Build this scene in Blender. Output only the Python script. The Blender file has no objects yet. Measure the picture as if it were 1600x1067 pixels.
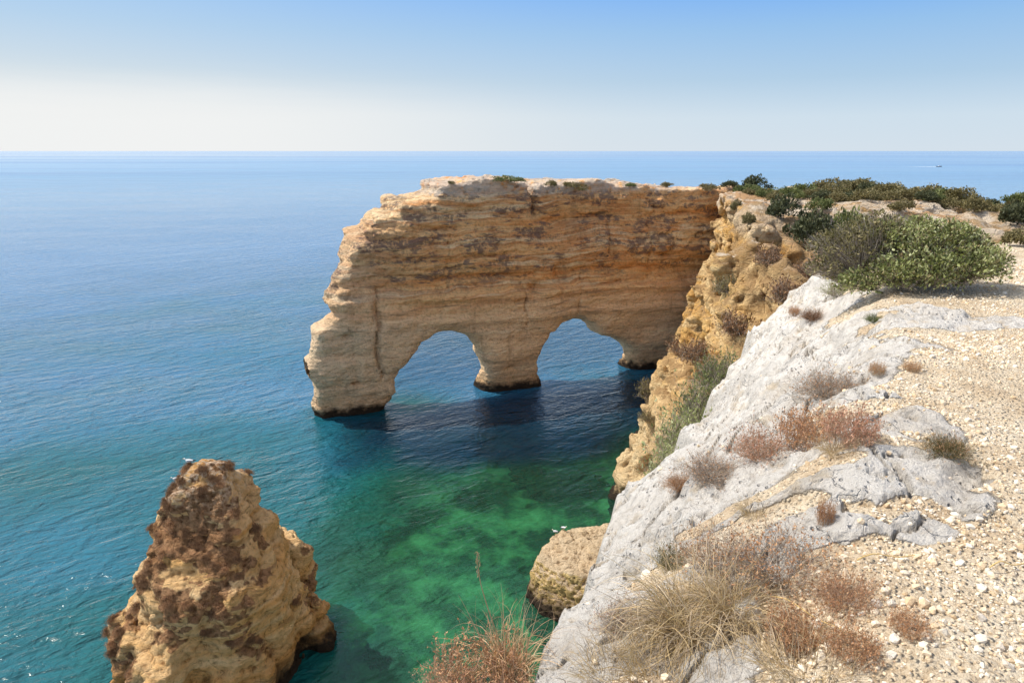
import bpy, math, random
import numpy as np
from mathutils import Vector, Matrix
from mathutils.bvhtree import BVHTree

scene = bpy.context.scene
COL = scene.collection
R = math.radians
RNG = np.random.default_rng(7)

# ------------------------------------------------------------------ camera
CAM_Z = 27.0
PITCH = math.atan((533.5 - 236.0) / 1066.7)
cam_d = bpy.data.cameras.new('camera')
cam_d.sensor_width = 36.0
cam_d.lens = 24.0
cam_d.clip_start = 0.05
cam_d.clip_end = 200000.0
cam = bpy.data.objects.new('camera', cam_d)
COL.objects.link(cam)
cam.location = (0, 0, CAM_Z)
cam.rotation_euler = (math.pi / 2 - PITCH, 0, 0)
scene.camera = cam
CP, SP = math.cos(PITCH), math.sin(PITCH)

def ray(u, v):
    x = (u - 800.0) / 1066.7
    y = (533.5 - v) / 1066.7
    return np.array([x, CP + y * SP, -SP + y * CP])

def at_drop(u, v, drop):
    d = ray(u, v)
    t = drop / -d[2]
    return d * t + np.array([0, 0, CAM_Z])

# ------------------------------------------------------------------ noise
_T = RNG.random((64, 64, 64)).astype(np.float32)

def vnoise(x, y, z):
    xi = np.floor(x); yi = np.floor(y); zi = np.floor(z)
    fx = (x - xi).astype(np.float32); fy = (y - yi).astype(np.float32); fz = (z - zi).astype(np.float32)
    a = xi.astype(np.int64) & 63; b = yi.astype(np.int64) & 63; c = zi.astype(np.int64) & 63
    a1 = (a + 1) & 63; b1 = (b + 1) & 63; c1 = (c + 1) & 63
    fx = fx * fx * (3 - 2 * fx); fy = fy * fy * (3 - 2 * fy); fz = fz * fz * (3 - 2 * fz)
    def L(p, q, t): return p + (q - p) * t
    x00 = L(_T[a, b, c], _T[a1, b, c], fx); x10 = L(_T[a, b1, c], _T[a1, b1, c], fx)
    x01 = L(_T[a, b, c1], _T[a1, b, c1], fx); x11 = L(_T[a, b1, c1], _T[a1, b1, c1], fx)
    return L(L(x00, x10, fy), L(x01, x11, fy), fz)

def fbm(x, y, z, octv=4, gain=0.5, ridged=False):
    x = np.asarray(x, dtype=np.float64); y = np.asarray(y, dtype=np.float64); z = np.asarray(z, dtype=np.float64)
    s = 0.0; amp = 1.0; tot = 0.0
    for k in range(octv):
        n = vnoise(x, y, z)
        n = (1 - np.abs(2 * n - 1) * 1.6) if ridged else (2 * n - 1)
        s = s + amp * n; tot += amp; amp *= gain
        x, y, z = (0.80 * x + 0.60 * y) * 2.07 + 13.1, (-0.60 * x + 0.72 * y + 0.35 * z) * 2.07 + 7.7, (0.21 * x - 0.28 * y + 0.93 * z) * 2.07 + 3.3
    return s / tot

def sstep(a, b, x):
    t = np.clip((x - a) / (b - a), 0, 1)
    return t * t * (3 - 2 * t)

def poly_sdf(px, py, poly, closed=True):
    """signed distance, negative inside"""
    d2 = np.full(px.shape, 1e18); inside = np.zeros(px.shape, bool)
    n = len(poly)
    for i in range(n if closed else n - 1):
        x0, y0 = poly[i]; x1, y1 = poly[(i + 1) % n]
        dx, dy = x1 - x0, y1 - y0
        L2 = dx * dx + dy * dy + 1e-12
        t = np.clip(((px - x0) * dx + (py - y0) * dy) / L2, 0, 1)
        ex = px - (x0 + t * dx); ey = py - (y0 + t * dy)
        d2 = np.minimum(d2, ex * ex + ey * ey)
        cond = (y0 > py) != (y1 > py)
        with np.errstate(divide='ignore', invalid='ignore'):
            xi = x0 + (py - y0) * dx / (dy if dy != 0 else 1e-12)
        inside ^= cond & (px < xi)
    d = np.sqrt(d2)
    return np.where(inside, -d, d)

def smax(a, b, k):
    h = np.clip(0.5 + 0.5 * (a - b) / k, 0, 1)
    return b + (a - b) * h + k * h * (1 - h)

def smin(a, b, k): return -smax(-a, -b, k)

# ------------------------------------------------------------------ mesh helpers
def build_mesh(name, V, F, attrs=None, smooth=True):
    V = np.ascontiguousarray(V, dtype=np.float32); F = np.ascontiguousarray(F, dtype=np.int32)
    me = bpy.data.meshes.new(name)
    nv, nf, k = len(V), len(F), F.shape[1]
    me.vertices.add(nv); me.vertices.foreach_set('co', V.ravel())
    me.loops.add(nf * k); me.loops.foreach_set('vertex_index', F.ravel())
    me.polygons.add(nf)
    me.polygons.foreach_set('loop_start', np.arange(0, nf * k, k, dtype=np.int32))
    me.polygons.foreach_set('loop_total', np.full(nf, k, dtype=np.int32))
    me.polygons.foreach_set('use_smooth', np.full(nf, bool(smooth)))
    for an, av in (attrs or {}).items():
        a = me.attributes.new(an, 'FLOAT', 'POINT'); a.data.foreach_set('value', np.ascontiguousarray(av, dtype=np.float32).ravel())
    me.update(); me.validate()
    return me

def link(name, me, mat, parent=None, loc=None):
    o = bpy.data.objects.new(name, me); COL.objects.link(o)
    if mat: 
        if len(me.materials) == 0: me.materials.append(mat)
    if parent: o.parent = parent
    if loc is not None: o.location = loc
    return o

def tag(o, label=None, cat=None, group=None, kind=None):
    if label: o['label'] = label
    if cat: o['category'] = cat
    if group: o['group'] = group
    if kind: o['kind'] = kind
    return o

def surface_nets(F, org, h):
    nx, ny, nz = F.shape
    S = F < 0
    c = S[:-1, :-1, :-1].astype(np.int8)
    tot = np.zeros((nx - 1, ny - 1, nz - 1), np.int8)
    offs = [(i, j, k) for i in (0, 1) for j in (0, 1) for k in (0, 1)]
    for i, j, k in offs: tot += S[i:nx - 1 + i, j:ny - 1 + j, k:nz - 1 + k]
    act = (tot > 0) & (tot < 8)
    I = np.argwhere(act)
    idx = np.full(act.shape, -1, np.int32); idx[act] = np.arange(len(I))
    acc = np.zeros((len(I), 3)); cnt = np.zeros(len(I))
    val = {o: F[I[:, 0] + o[0], I[:, 1] + o[1], I[:, 2] + o[2]].astype(np.float64) for o in offs}
    for o in offs:
        for ax in range(3):
            if o[ax] == 0:
                p = list(o); p[ax] = 1; p = tuple(p)
                a, b = val[o], val[p]
                m = (a < 0) != (b < 0)
                t = np.where(m, a / np.where(m, a - b, 1), 0)
                base = np.array(o, float)
                P = np.tile(base, (len(I), 1)); P[:, ax] = t
                acc += np.where(m[:, None], P, 0); cnt += m
    V = (I + acc / cnt[:, None]) * h + np.array(org)
    quads = []
    for ax in range(3):
        sl0 = [slice(1, -1)] * 3; sl1 = [slice(1, -1)] * 3
        sl0[ax] = slice(0, -1); sl1[ax] = slice(1, None)
        A = S[tuple(sl0)]; B = S[tuple(sl1)]
        E = np.argwhere(A != B)
        sgn = A[A != B]
        off = np.ones(3, int); off[ax] = 0
        E = E + off
        u, w = [(1, 2), (2, 0), (0, 1)][ax]
        du = np.zeros(3, int); du[u] = 1
        dw = np.zeros(3, int); dw[w] = 1
        def g(Q): return idx[Q[:, 0], Q[:, 1], Q[:, 2]]
        q = np.stack([g(E - du - dw), g(E - dw), g(E), g(E - du)], 1)
        q[~sgn] = q[~sgn][:, ::-1]
        quads.append(q)
    Q = np.concatenate(quads)
    Q = Q[(Q >= 0).all(1)]
    return V, Q

def vert_normals(V, Q):
    n = np.cross(V[Q[:, 2]] - V[Q[:, 0]], V[Q[:, 3]] - V[Q[:, 1]])
    N = np.zeros_like(V)
    for k in range(4): 
        for c in range(3): N[:, c] += np.bincount(Q[:, k], n[:, c], len(V))
    return N / (np.linalg.norm(N, axis=1, keepdims=True) + 1e-9)

def subdivide(V, Q):
    """one linear quad split, slightly smoothed by edge sharing"""
    E = np.concatenate([Q[:, [0, 1]], Q[:, [1, 2]], Q[:, [2, 3]], Q[:, [3, 0]]])
    E = np.sort(E, 1)
    key = E[:, 0].astype(np.int64) * len(V) + E[:, 1]
    uk, inv = np.unique(key, return_inverse=True)
    ev = (V[uk // len(V)] + V[uk % len(V)]) / 2
    fv = V[Q].mean(1)
    n, nq = len(V), len(Q)
    e = (n + inv).reshape(4, nq)
    f = n + len(uk) + np.arange(nq)
    out = np.concatenate([np.stack([Q[:, 0], e[0], f, e[3]], 1), np.stack([e[0], Q[:, 1], e[1], f], 1),
                          np.stack([f, e[1], Q[:, 2], e[2]], 1), np.stack([e[3], f, e[2], Q[:, 3]], 1)])
    return np.concatenate([V, ev, fv]), out

def largest_piece(V, Q):
    lab = np.arange(len(V)); E = np.concatenate([Q[:, [0, 1]], Q[:, [1, 2]], Q[:, [2, 3]]])
    for _ in range(200):
        m = np.minimum(lab[E[:, 0]], lab[E[:, 1]]); new = lab.copy()
        np.minimum.at(new, E[:, 0], m); np.minimum.at(new, E[:, 1], m); new = new[new]; new = new[new]
        if (new == lab).all(): break
        lab = new
    u, c = np.unique(lab[Q[:, 0]], return_counts=True)
    Q = Q[lab[Q[:, 0]] == u[c.argmax()]]
    used = np.unique(Q); rm = np.full(len(V), -1); rm[used] = np.arange(len(used))
    return V[used], rm[Q]

def sdf_mesh(fbase, fnoise, lo, hi, h, band=2.5, fine=None):
    lo = np.array(lo, float); hi = np.array(hi, float)
    n = np.ceil((hi - lo) / h).astype(int) + 1
    xs = lo[0] + np.arange(n[0]) * h; ys = lo[1] + np.arange(n[1]) * h; zs = lo[2] + np.arange(n[2]) * h
    F = fbase(xs, ys, zs).astype(np.float32)
    m = np.abs(F) < band
    I = np.argwhere(m)
    F[m] += fnoise(xs[I[:, 0]], ys[I[:, 1]], zs[I[:, 2]]).astype(np.float32)
    V, Q = largest_piece(*surface_nets(F, lo, h))
    if fine is not None:
        V, Q = subdivide(V, Q)
        N = vert_normals(V, Q)
        V = V + N * fine(V, N)[:, None]
    return V, Q
# ------------------------------------------------------------------ rock masses
def catmull(pts, n=6):
    P = np.array(pts, float); out = []
    for i in range(len(P) - 1):
        p0 = P[max(i - 1, 0)]; p1 = P[i]; p2 = P[i + 1]; p3 = P[min(i + 2, len(P) - 1)]
        for k in range(n):
            t = k / n
            out.append(0.5 * (2 * p1 + (p2 - p0) * t + (2 * p0 - 5 * p1 + 4 * p2 - p3) * t * t + (3 * p1 - p0 - 3 * p2 + p3) * t ** 3))
    out.append(P[-1]); return np.array(out)

# --- the two-holed rock arch: a wall of strata standing in the sea
AP = np.array([-18.5, 65.6]); AD = np.array([0.897, 0.442]); AN = np.array([0.442, -0.897])   # AN faces the camera
def arch_plane(u, v):
    d = ray(u, v)
    A = np.array([[d[0], -AD[0]], [d[1], -AD[1]]])
    t, s = np.linalg.solve(A, AP)
    return (s, CAM_Z + d[2] * t)
_outer = [arch_plane(*p) for p in [(691, 287), (688, 311), (664, 319), (632, 323), (625, 334), (594, 340), (578, 356), (553, 368), (545, 408),
          (522, 428), (502, 458), (500, 482), (511, 493), (484, 514), (476, 560), (471, 584), (483, 602), (487, 640), (492, 662)]]
_outer += [(_outer[-1][0] + 0.6, -4.0), (70.0, -4.0)]
_top = [arch_plane(*p) for p in [(1120, 300), (1000, 291), (900, 288), (830, 286), (760, 283)]]
_outer += [(70.0, _top[0][1])] + _top
_h1 = [arch_plane(*p) for p in [(604, 655), (623, 622), (624, 598), (636, 572), (650, 549), (668, 532), (688, 521), (706, 518), (734, 528), (757, 546), (764, 568), (765, 604)]]
_h1 = [(_h1[0][0] - 0.3, -4.0)] + _h1 + [(_h1[-1][0], -4.0)]
_h2 = [arch_plane(*p) for p in [(850, 612), (851, 575), (855, 540), (866, 524), (882, 513), (905, 506), (928, 509), (944, 522), (968, 530), (984, 542), (989, 575), (1000, 600)]]
_h2 = [(_h2[0][0], -4.0)] + _h2 + [(_h2[-1][0] + 1, -4.0)]
A_D0, A_D1 = -5.6, 3.2     # local depth range (towards camera positive)

def arch_coords(x, y):
    rx = x - AP[0]; ry = y - AP[1]
    return rx * AD[0] + ry * AD[1], rx * AN[0] + ry * AN[1]

def strata(z, seed=0.0):
    """ledge profile of the beds: long soft bays with thin hard beds standing proud"""
    q = z + seed
    a = vnoise(q * 0.42, np.full_like(q, 3.7 + seed), np.full_like(q, 9.1)) * 2 - 1
    b = vnoise(q * 1.1, np.full_like(q, 1.7 + seed), np.full_like(q, 5.1)) * 2 - 1
    c = vnoise(q * 2.6, np.full_like(q, 8.7), np.full_like(q, 2.1 + seed)) * 2 - 1
    return 0.5 * a + 0.32 * b + 0.18 * c

def arch_base(S, D, Z):
    s2, z2 = np.meshgrid(S, Z, indexing='ij')
    d = poly_sdf(s2, z2, _outer)
    for h in (_h1, _h2):
        d = smax(d, -poly_sdf(s2, z2, h), 0.5)
    # front face leans: set back at the top, undercut at the sea
    front = -0.15 * np.clip(z2 - 13, 0, 20) * 0.55 + 0.9 * np.exp(-((z2 - 9.5) / 5.0) ** 2) - 1.0 * np.exp(-((z2 + 0.2) / 1.6) ** 2) * 0.9
    front = front + 2.6 * sstep(34, 47, s2) * 0.6
    thick = 4.2 + 1.6 * sstep(3, 16, z2)
    back = front - thick
    Dg = D[None, :, None]
    f1 = np.maximum(Dg - front[:, None, :], back[:, None, :] - Dg)
    f2 = np.broadcast_to(d[:, None, :], f1.shape)
    top = z2 > 19
    k = np.where(top, 0.5, 1.5)[:, None, :]
    return smax(f1, f2, k)

_hollows = [(*arch_plane(u, v), rs, rz, dp) for (u, v, rs, rz, dp) in ((835, 452, .8, .55, 1.3), (690, 358, 1.6, .22, .8), (930, 338, 2.4, .25, .9), (1030, 395, 2.0, .2, .7), (770, 398, 3.0, .2, .8), (610, 452, 1.2, .3, .8), (880, 345, 1.3, .35, .8), (700, 420, 1.5, .18, .6), (960, 440, 3.0, .2, .7), (560, 600, 1.2, .2, .6), (1060, 330, 1.6, .3, .8), (745, 330, 1.6, .25, .8), (800, 575, .8, .3, .6), (540, 525, .7, .3, .6))]

def arch_noise(s, d, z):
    wz = z + 0.5 * fbm(s * 0.09, d * 0.09, z * 0.05, 3) + 0.03 * s
    amp = 0.95 + 0.5 * fbm(s * 0.12 + 5, d * 0.2, z * 0.12, 2)
    st_ = strata(wz, 2.0) * 2.6
    n = -(0.55 * np.tanh(st_ * 1.6) + 0.12 * st_) * amp * (0.38 + 0.55 * sstep(8, 15, z)) * (0.55 + 0.45 * sstep(1, 12, s))
    n = n - 0.30 * np.clip(0.3 + 1.6 * fbm(s * 0.06 + 70, d * 0.06, z * 0.08, 2), 0, 1) * np.tanh(3.0 * (vnoise(wz * 2.3, s * 0.06, d * 0.06) * 2 - 1)) * sstep(9, 14, z)
    n = n + 0.75 * fbm(s * 0.16, d * 0.16, z * 0.22 + 9, 4)
    n = n + 0.75 * fbm(s * 0.45, d * 0.45, z * 0.9, 4, ridged=True) * (0.25 + 0.75 * sstep(9, 14, z)) * (0.5 + 0.8 * np.clip(fbm(s * 0.1 + 30, d * 0.1, z * 0.15, 2), 0, 1))
    lft = sstep(12, 2, s)
    n = n + lft * 0.25 + lft * 0.65 * fbm(s * 0.3 + 3, d * 0.3, z * 0.35, 4, ridged=True)
    # hollows and undercut ledges
    for (cs, cz, rs, rz, dp) in _hollows:
        n = n + dp * np.exp(-(((s - cs) / rs) ** 2 + ((z - cz - 0.25 * (vnoise(s * 0.8, s * 0, z * 0 + cz) - .5)) / rz) ** 2)) * (0.5 + vnoise(s * 1.5, z * 2.0, d * 0))
    # vertical clefts
    for cs, cz0, cz1, wd, dp in ((23.8, 20.2, 24.5, 0.34, 1.4), (5.3, 4.0, 13.5, 0.16, 0.6), (27.2, 12.5, 14.6, 0.9, 0.9), (22.0, 7.0, 13.0, 0.12, 0.4), (33.5, 15, 20.5, .12, .35), (13.2, 13, 19, .12, .35), (39.0, 14, 20.5, .15, .4), (29.5, 8, 13, .1, .3)):
        sc = cs + 0.5 * (vnoise(z * 0.7, z * 0 + cs, z * 0) - 0.5) * 2
        n = n + dp * np.exp(-((s - sc) / wd) ** 2) * sstep(cz0 - 0.8, cz0 + 0.5, z) * sstep(cz1 + 0.8, cz1 - 0.5, z)
    return n

def arch_fine(V, N):
    x, y, z = V.T
    return (0.11 * fbm(x * 1.1, y * 1.1, z * 3.5, 3) + 0.13 * fbm(x * 2.0, y * 2.0, z * 2.6, 3, ridged=True) * (0.45 + 0.55 * sstep(9, 14, z))) - 0.05

V, Q = sdf_mesh(arch_base, arch_noise, (-2, -8.6, -2.4), (58, 4.6, 26.5), 0.25, band=3.0)
W = np.empty_like(V)
W[:, 0] = AP[0] + V[:, 0] * AD[0] + V[:, 1] * AN[0]
W[:, 1] = AP[1] + V[:, 0] * AD[1] + V[:, 1] * AN[1]
W[:, 2] = V[:, 2]
Q = Q[:, ::-1]     # (s, d, z) is a left-handed frame
W, Q = subdivide(W, Q)
Nn = vert_normals(W, Q)
W = W + Nn * arch_fine(W, Nn)[:, None]
ARCH = (W, Q)

# --- the headland and its cliff
FOOT = [(2.6, -20), (2.6, 8), (3.4, 22), (5.2, 32), (9.5, 38), (10.0, 42), (6.6, 46.2), (7.6, 51), (10.5, 59), (13.8, 68), (19, 79), (24, 86), (27, 95), (45, 99), (90, 97), (90, -20)]
RIM = [(4.5, -20), (4.5, 5), (6.5, 10), (9.0, 13.5), (11.5, 16), (14.5, 22), (17.0, 32), (19.5, 40), (18.6, 50), (19.0, 59), (20.3, 68.5), (22.6, 77), (25.6, 85), (28, 93), (45, 96), (90, 94), (90, -20)]

def head_top(x, y):
    t = 24.6 - 4.6 * sstep(13, 30, y)
    t = t + 2.5 * sstep(52, 61, y + 0.10 * (x - 30) + 2.5 * (vnoise(x * 0.16, y * 0.02, x * 0) - 0.5))
    t = t + 1.3 * sstep(26, 19, x) * sstep(44, 52, y) * sstep(66, 56, y)
    t = t - 1.1 * sstep(42, 60, x) * sstep(30, 60, y) - 0.9 * sstep(46, 75, x)
    t = t + 0.35 * fbm(x * 0.12, y * 0.12, x * 0 + 4, 3)
    return t

def head_base(X, Y, Z):
    x2, y2 = np.meshgrid(X, Y, indexing='ij')
    df = poly_sdf(x2, y2, FOOT); dr = poly_sdf(x2, y2, RIM)
    top = head_top(x2, y2)
    w = np.clip(Z / 21.0, -0.1, 1.15)
    w = np.sign(w) * np.abs(w) ** 1.1
    d = df[:, :, None] * (1 - w) + dr[:, :, None] * w
    return smax(d * 0.8, (Z[None, None, :] - top[:, :, None]) * 0.9, 0.35)

def head_noise(x, y, z):
    side = sstep(23.0, 20.5, z)
    wz = z + 0.6 * fbm(x * 0.08, y * 0.08, z * 0.05, 3)
    n = -strata(wz, 6.0) * 0.75 * side
    n = n + 1.9 * fbm(x * 0.13, y * 0.13, z * 0.10 + 9, 4) * side
    n = n + 1.5 * fbm(x * 0.30, y * 0.30, z * 0.16 + 2, 4, ridged=True) * side + 0.15
    n = n + 0.70 * fbm(x * 0.8, y * 0.8, z * 0.55, 3, ridged=True) * side
    n = n - 0.50 * np.tanh(6 * fbm(x * 0.34 + 3, y * 0.34, z * 0.30 + 5, 3)) * side - 0.28 * np.tanh(6 * fbm(x * 0.75, y * 0.75 + 4, z * 0.65, 3)) * side
    n = n + (1 - side) * (0.35 * fbm(x * 0.4, y * 0.4, z * 0.4, 3) + 0.5 * fbm(x * 0.7, y * 0.7, z * 0.9, 3, ridged=True))
    n = n - 0.35 * np.exp(-((z - 21.3) / 0.9) ** 2) * sstep(0.0, 0.3, fbm(x * 0.05 + 9, y * 0.05, z * 0, 2) + .25) * sstep(44, 54, y)
    return n

def head_fine(V, N):
    x, y, z = V.T
    return (0.26 * fbm(x * 0.9, y * 0.9, z * 1.1, 4) + 0.22 * fbm(x * 1.7, y * 1.7, z * 1.7, 3, ridged=True)) * np.clip(1.35 - np.abs(N[:, 2]), 0.15, 1)

V, Q = sdf_mesh(head_base, head_noise, (0.5, -5.2, -2.0), (76, 101, 26.2), 0.32, band=3.6)
# refine only the cliff that can be seen
cen = V[Q].mean(1)
nz = np.abs(vert_normals(V, Q)[Q[:, 0]][:, 2])
vis = (cen[:, 0] < 34) & (cen[:, 1] > 22) & (cen[:, 1] < 92)
Q1 = Q[vis]; Q0 = Q[~vis]
used = np.unique(Q1); rm = np.full(len(V), -1); rm[used] = np.arange(len(used))
V1, Q1 = subdivide(V[used], rm[Q1])
N1 = vert_normals(V1, Q1)
bm_ = sstep(34.0, 33.0, V1[:, 0]) * sstep(22.0, 23.0, V1[:, 1]) * sstep(92.0, 91.0, V1[:, 1])
V1 = V1 + N1 * (head_fine(V1, N1) * bm_)[:, None]
HEAD = (np.concatenate([V, V1]), np.concatenate([Q0, Q1 + len(V)]))

# --- the sea stack
_cz = np.array([-3, 0.4, 2.9, 6.1, 7.7, 9.1, 10.6, 11.7, 12.4])
_cl = np.array([-22.4, -22.2, -21.6, -20.1, -19.2, -18.3, -17.2, -16.2, -15.6])
_cr = np.array([-10.6, -10.8, -10.8, -10.7, -11.4, -12.2, -13.6, -14.6, -15.3])
def stack_base(X, Y, Z):
    L = np.interp(Z, _cz, _cl); Rr = np.interp(Z, _cz, _cr)
    cx = (L + Rr) / 2; rx = (Rr - L) / 2
    ry = np.maximum(rx * 1.0, 0.1); cy = 31.4 + 0 * Z
    ex = (X[:, None, None] - cx) / rx; ey = (Y[None, :, None] - cy) / ry
    # squarish plan with a flat right flank
    r = (np.abs(ex) ** 2.5 + np.abs(ey) ** 2.5) ** (1 / 2.5)
    f = (r - 1) * np.minimum(rx, ry) * 0.8
    f = smax(f, Z[None, None, :] - 12.1, 0.4)
    # low shoulder block on the right-hand side
    bx, by, bz = X[:, None, None] + 11.9, Y[None, :, None] - 33.0, Z[None, None, :] - 0.6
    g = np.sqrt((bx / 2.5) ** 2 + (by / 2.3) ** 2 + (bz / 3.0) ** 2) - 1
    return smin(f, g * 1.6, 0.8)

def stack_noise(x, y, z):
    wz = z + 0.18 * (x + 17) + 0.5 * fbm(x * 0.15, y * 0.15, z * 0.1, 3)
    n = -strata(wz * 1.2, 11.0) * 0.45
    n = n + 0.6 * fbm(x * 0.22, y * 0.22, z * 0.2 + 19, 4)
    n = n + 0.95 * fbm(x * 0.36 + 7, y * 0.36, z * 0.30, 4, ridged=True) - 0.1
    n = n + 0.32 * fbm(x * 0.9, y * 0.9, z * 0.6, 3, ridged=True)
    n = n - 0.35 * np.tanh(4 * fbm(x * 0.3 + 2, y * 0.3 + 8, z * 0.22, 3))
    return n * (0.4 + 0.6 * sstep(12.4, 9.0, z))

def stack_fine(V, N):
    x, y, z = V.T
    return 0.22 * fbm(x * 1.5, y * 1.5, z * 1.9, 4) + 0.09 * fbm(x * 3.2, y * 3.2, z * 3.2, 3, ridged=True)

STACK = sdf_mesh(stack_base, stack_noise, (-27, 22, -2.2), (-7, 41, 13.4), 0.18, band=2.2, fine=stack_fine)

def scrub_field(V, N):
    """where dry scrub has taken hold on the stack"""
    a = fbm(V[:, 0] * 0.30 + 4, V[:, 1] * 0.30 + 1, V[:, 2] * 0.34 + 2, 5, gain=.6)
    return sstep(-0.02, 0.16, a + 0.10 * (N[:, 2] - 0.25)) * sstep(-0.25, 0.05, N[:, 2]) * sstep(1.0, 4.0, V[:, 2])
STACK_N = vert_normals(*STACK); STACK_S = scrub_field(STACK[0], STACK_N)

# --- the low rock shelf at the foot of the cliff
def shelf_base(X, Y, Z):
    x2, y2 = np.meshgrid(X, Y, indexing='ij')
    poly = [(1.3, 37.2), (2.0, 39), (3.1, 40.6), (5, 41.4), (7, 42.5), (10, 43), (9.0, 38), (5.0, 34.6), (3.3, 35.3), (2.1, 36.2)]
    d = poly_sdf(x2, y2, poly)
    top = 2.3 + 0.10 * (x2 - 2) - 0.02 * (y2 - 40)
    dd = d[:, :, None] + 0.28 * (Z[None, None, :] - 1.2)
    return smax(dd, (Z[None, None, :] - top[:, :, None]), 0.18)

def shelf_noise(x, y, z):
    n = -strata(z * 1.6, 21.0) * 0.30 + 0.30 * fbm(x * 0.4, y * 0.4, z * 0.5, 4) - 0.25 * np.tanh(6 * fbm(x * 0.35, y * 0.35, z * 0.2 + 3, 2))
    return n + 0.25 * fbm(x * 1.1, y * 1.1, z * 1.1, 3, ridged=True)
def shelf_fine(V, N):
    x, y, z = V.T
    return 0.16 * fbm(x * 2.0, y * 2.0, z * 2.0, 3) + 0.14 * fbm(x * 3.8, y * 3.8, z * 3.8, 2, ridged=True)
SHELF = sdf_mesh(shelf_base, shelf_noise, (-0.6, 33, -1.6), (12.5, 49, 4.6), 0.16, band=1.6, fine=shelf_fine)

# --- foreground clifftop: slabs of pale limestone dipping to the edge, stony soil behind
_rim_px = [(838, 1090, 2.05), (834, 1000, 2.15), (868, 962, 2.3), (905, 930, 2.4), (940, 860, 2.65), (962, 810, 2.8), (988, 757, 2.95), (1040, 742, 2.85),
           (1066, 734, 3.0), (1090, 650, 3.4), (1140, 572, 3.6), (1170, 522, 3.4), (1232, 460, 2.9), (1300, 420, 2.3)]
_rim = [at_drop(*p) for p in _rim_px]
RIMP = np.array([[_rim[0][0] - 0.10, -3.0], [_rim[0][0] - 0.05, 0.6]] + [[p[0], p[1]] for p in _rim] + [[9.5, 17.0], [14, 24], [18, 33]])
RIMD = np.array([2.2, 2.1] + [p[2] for p in _rim_px] + [2.9, 4.4, 6.5])

def rim_query(x, y):
    """signed distance to the rim (positive on land) and interpolated edge drop"""
    best = np.full(x.shape, 1e18); sd = np.zeros(x.shape); dr = np.zeros(x.shape)
    wsum = np.zeros(x.shape); dsum = np.zeros(x.shape)
    for i in range(len(RIMP) - 1):
        x0, y0 = RIMP[i]; x1, y1 = RIMP[i + 1]
        dx, dy = x1 - x0, y1 - y0
        t = np.clip(((x - x0) * dx + (y - y0) * dy) / (dx * dx + dy * dy), 0, 1)
        ex = x - x0 - t * dx; ey = y - y0 - t * dy
        d2 = ex * ex + ey * ey
        s = np.sign(dx * (y - y0) - dy * (x - x0))
        m = d2 < best
        best = np.where(m, d2, best); sd = np.where(m, -s, sd)
        w = 1.0 / (d2 + 0.02) ** 2
        wsum += w; dsum += w * (RIMD[i] + t * (RIMD[i + 1] - RIMD[i]))
    return np.sqrt(best) * np.where(sd == 0, 1, sd), dsum / wsum

# patches of bare rock standing a little proud of the soil: (u, v, drop, rx, ry, rot)
_patch = []
for (u, v, rx, ry, rot) in [(1290, 775, .62, .34, -.2), (1400, 745, .42, .22, 0), (1200, 790, .35, .26, 0), (1350, 830, .36, .10, .1), (1440, 845, .16, .07, .2), (1350, 487, .95, .38, .1), (1480, 503, .8, .30, 0.1),
                            (1260, 560, 1.0, .7, .7), (1230, 640, .6, .45, .6), (1370, 655, .25, .45, .3), (1000, 900, .5, .5, .4), (900, 990, .42, .34, .3), (1020, 800, .5, .6, .4), (1290, 525, .5, .35, .3), (1120, 850, .3, .25, 0)]:
    p = at_drop(u, v, 1.68); _patch.append((p[0], p[1], rx, ry, rot))

_soil = []
for (u, v, rx, ry, rot) in [(1120, 792, .50, .13, .1), (1200, 740, .55, .12, .1), (1045, 880, .22, .2, 0), (1318, 562, .34, .10, .3), (930, 1040, .14, .22, .2), (1350, 660, .5, .12, .1), (1000, 1010, .22, .16, 0)]:
    p = at_drop(u, v, 1.72); _soil.append((p[0], p[1], rx, ry, rot))

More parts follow.
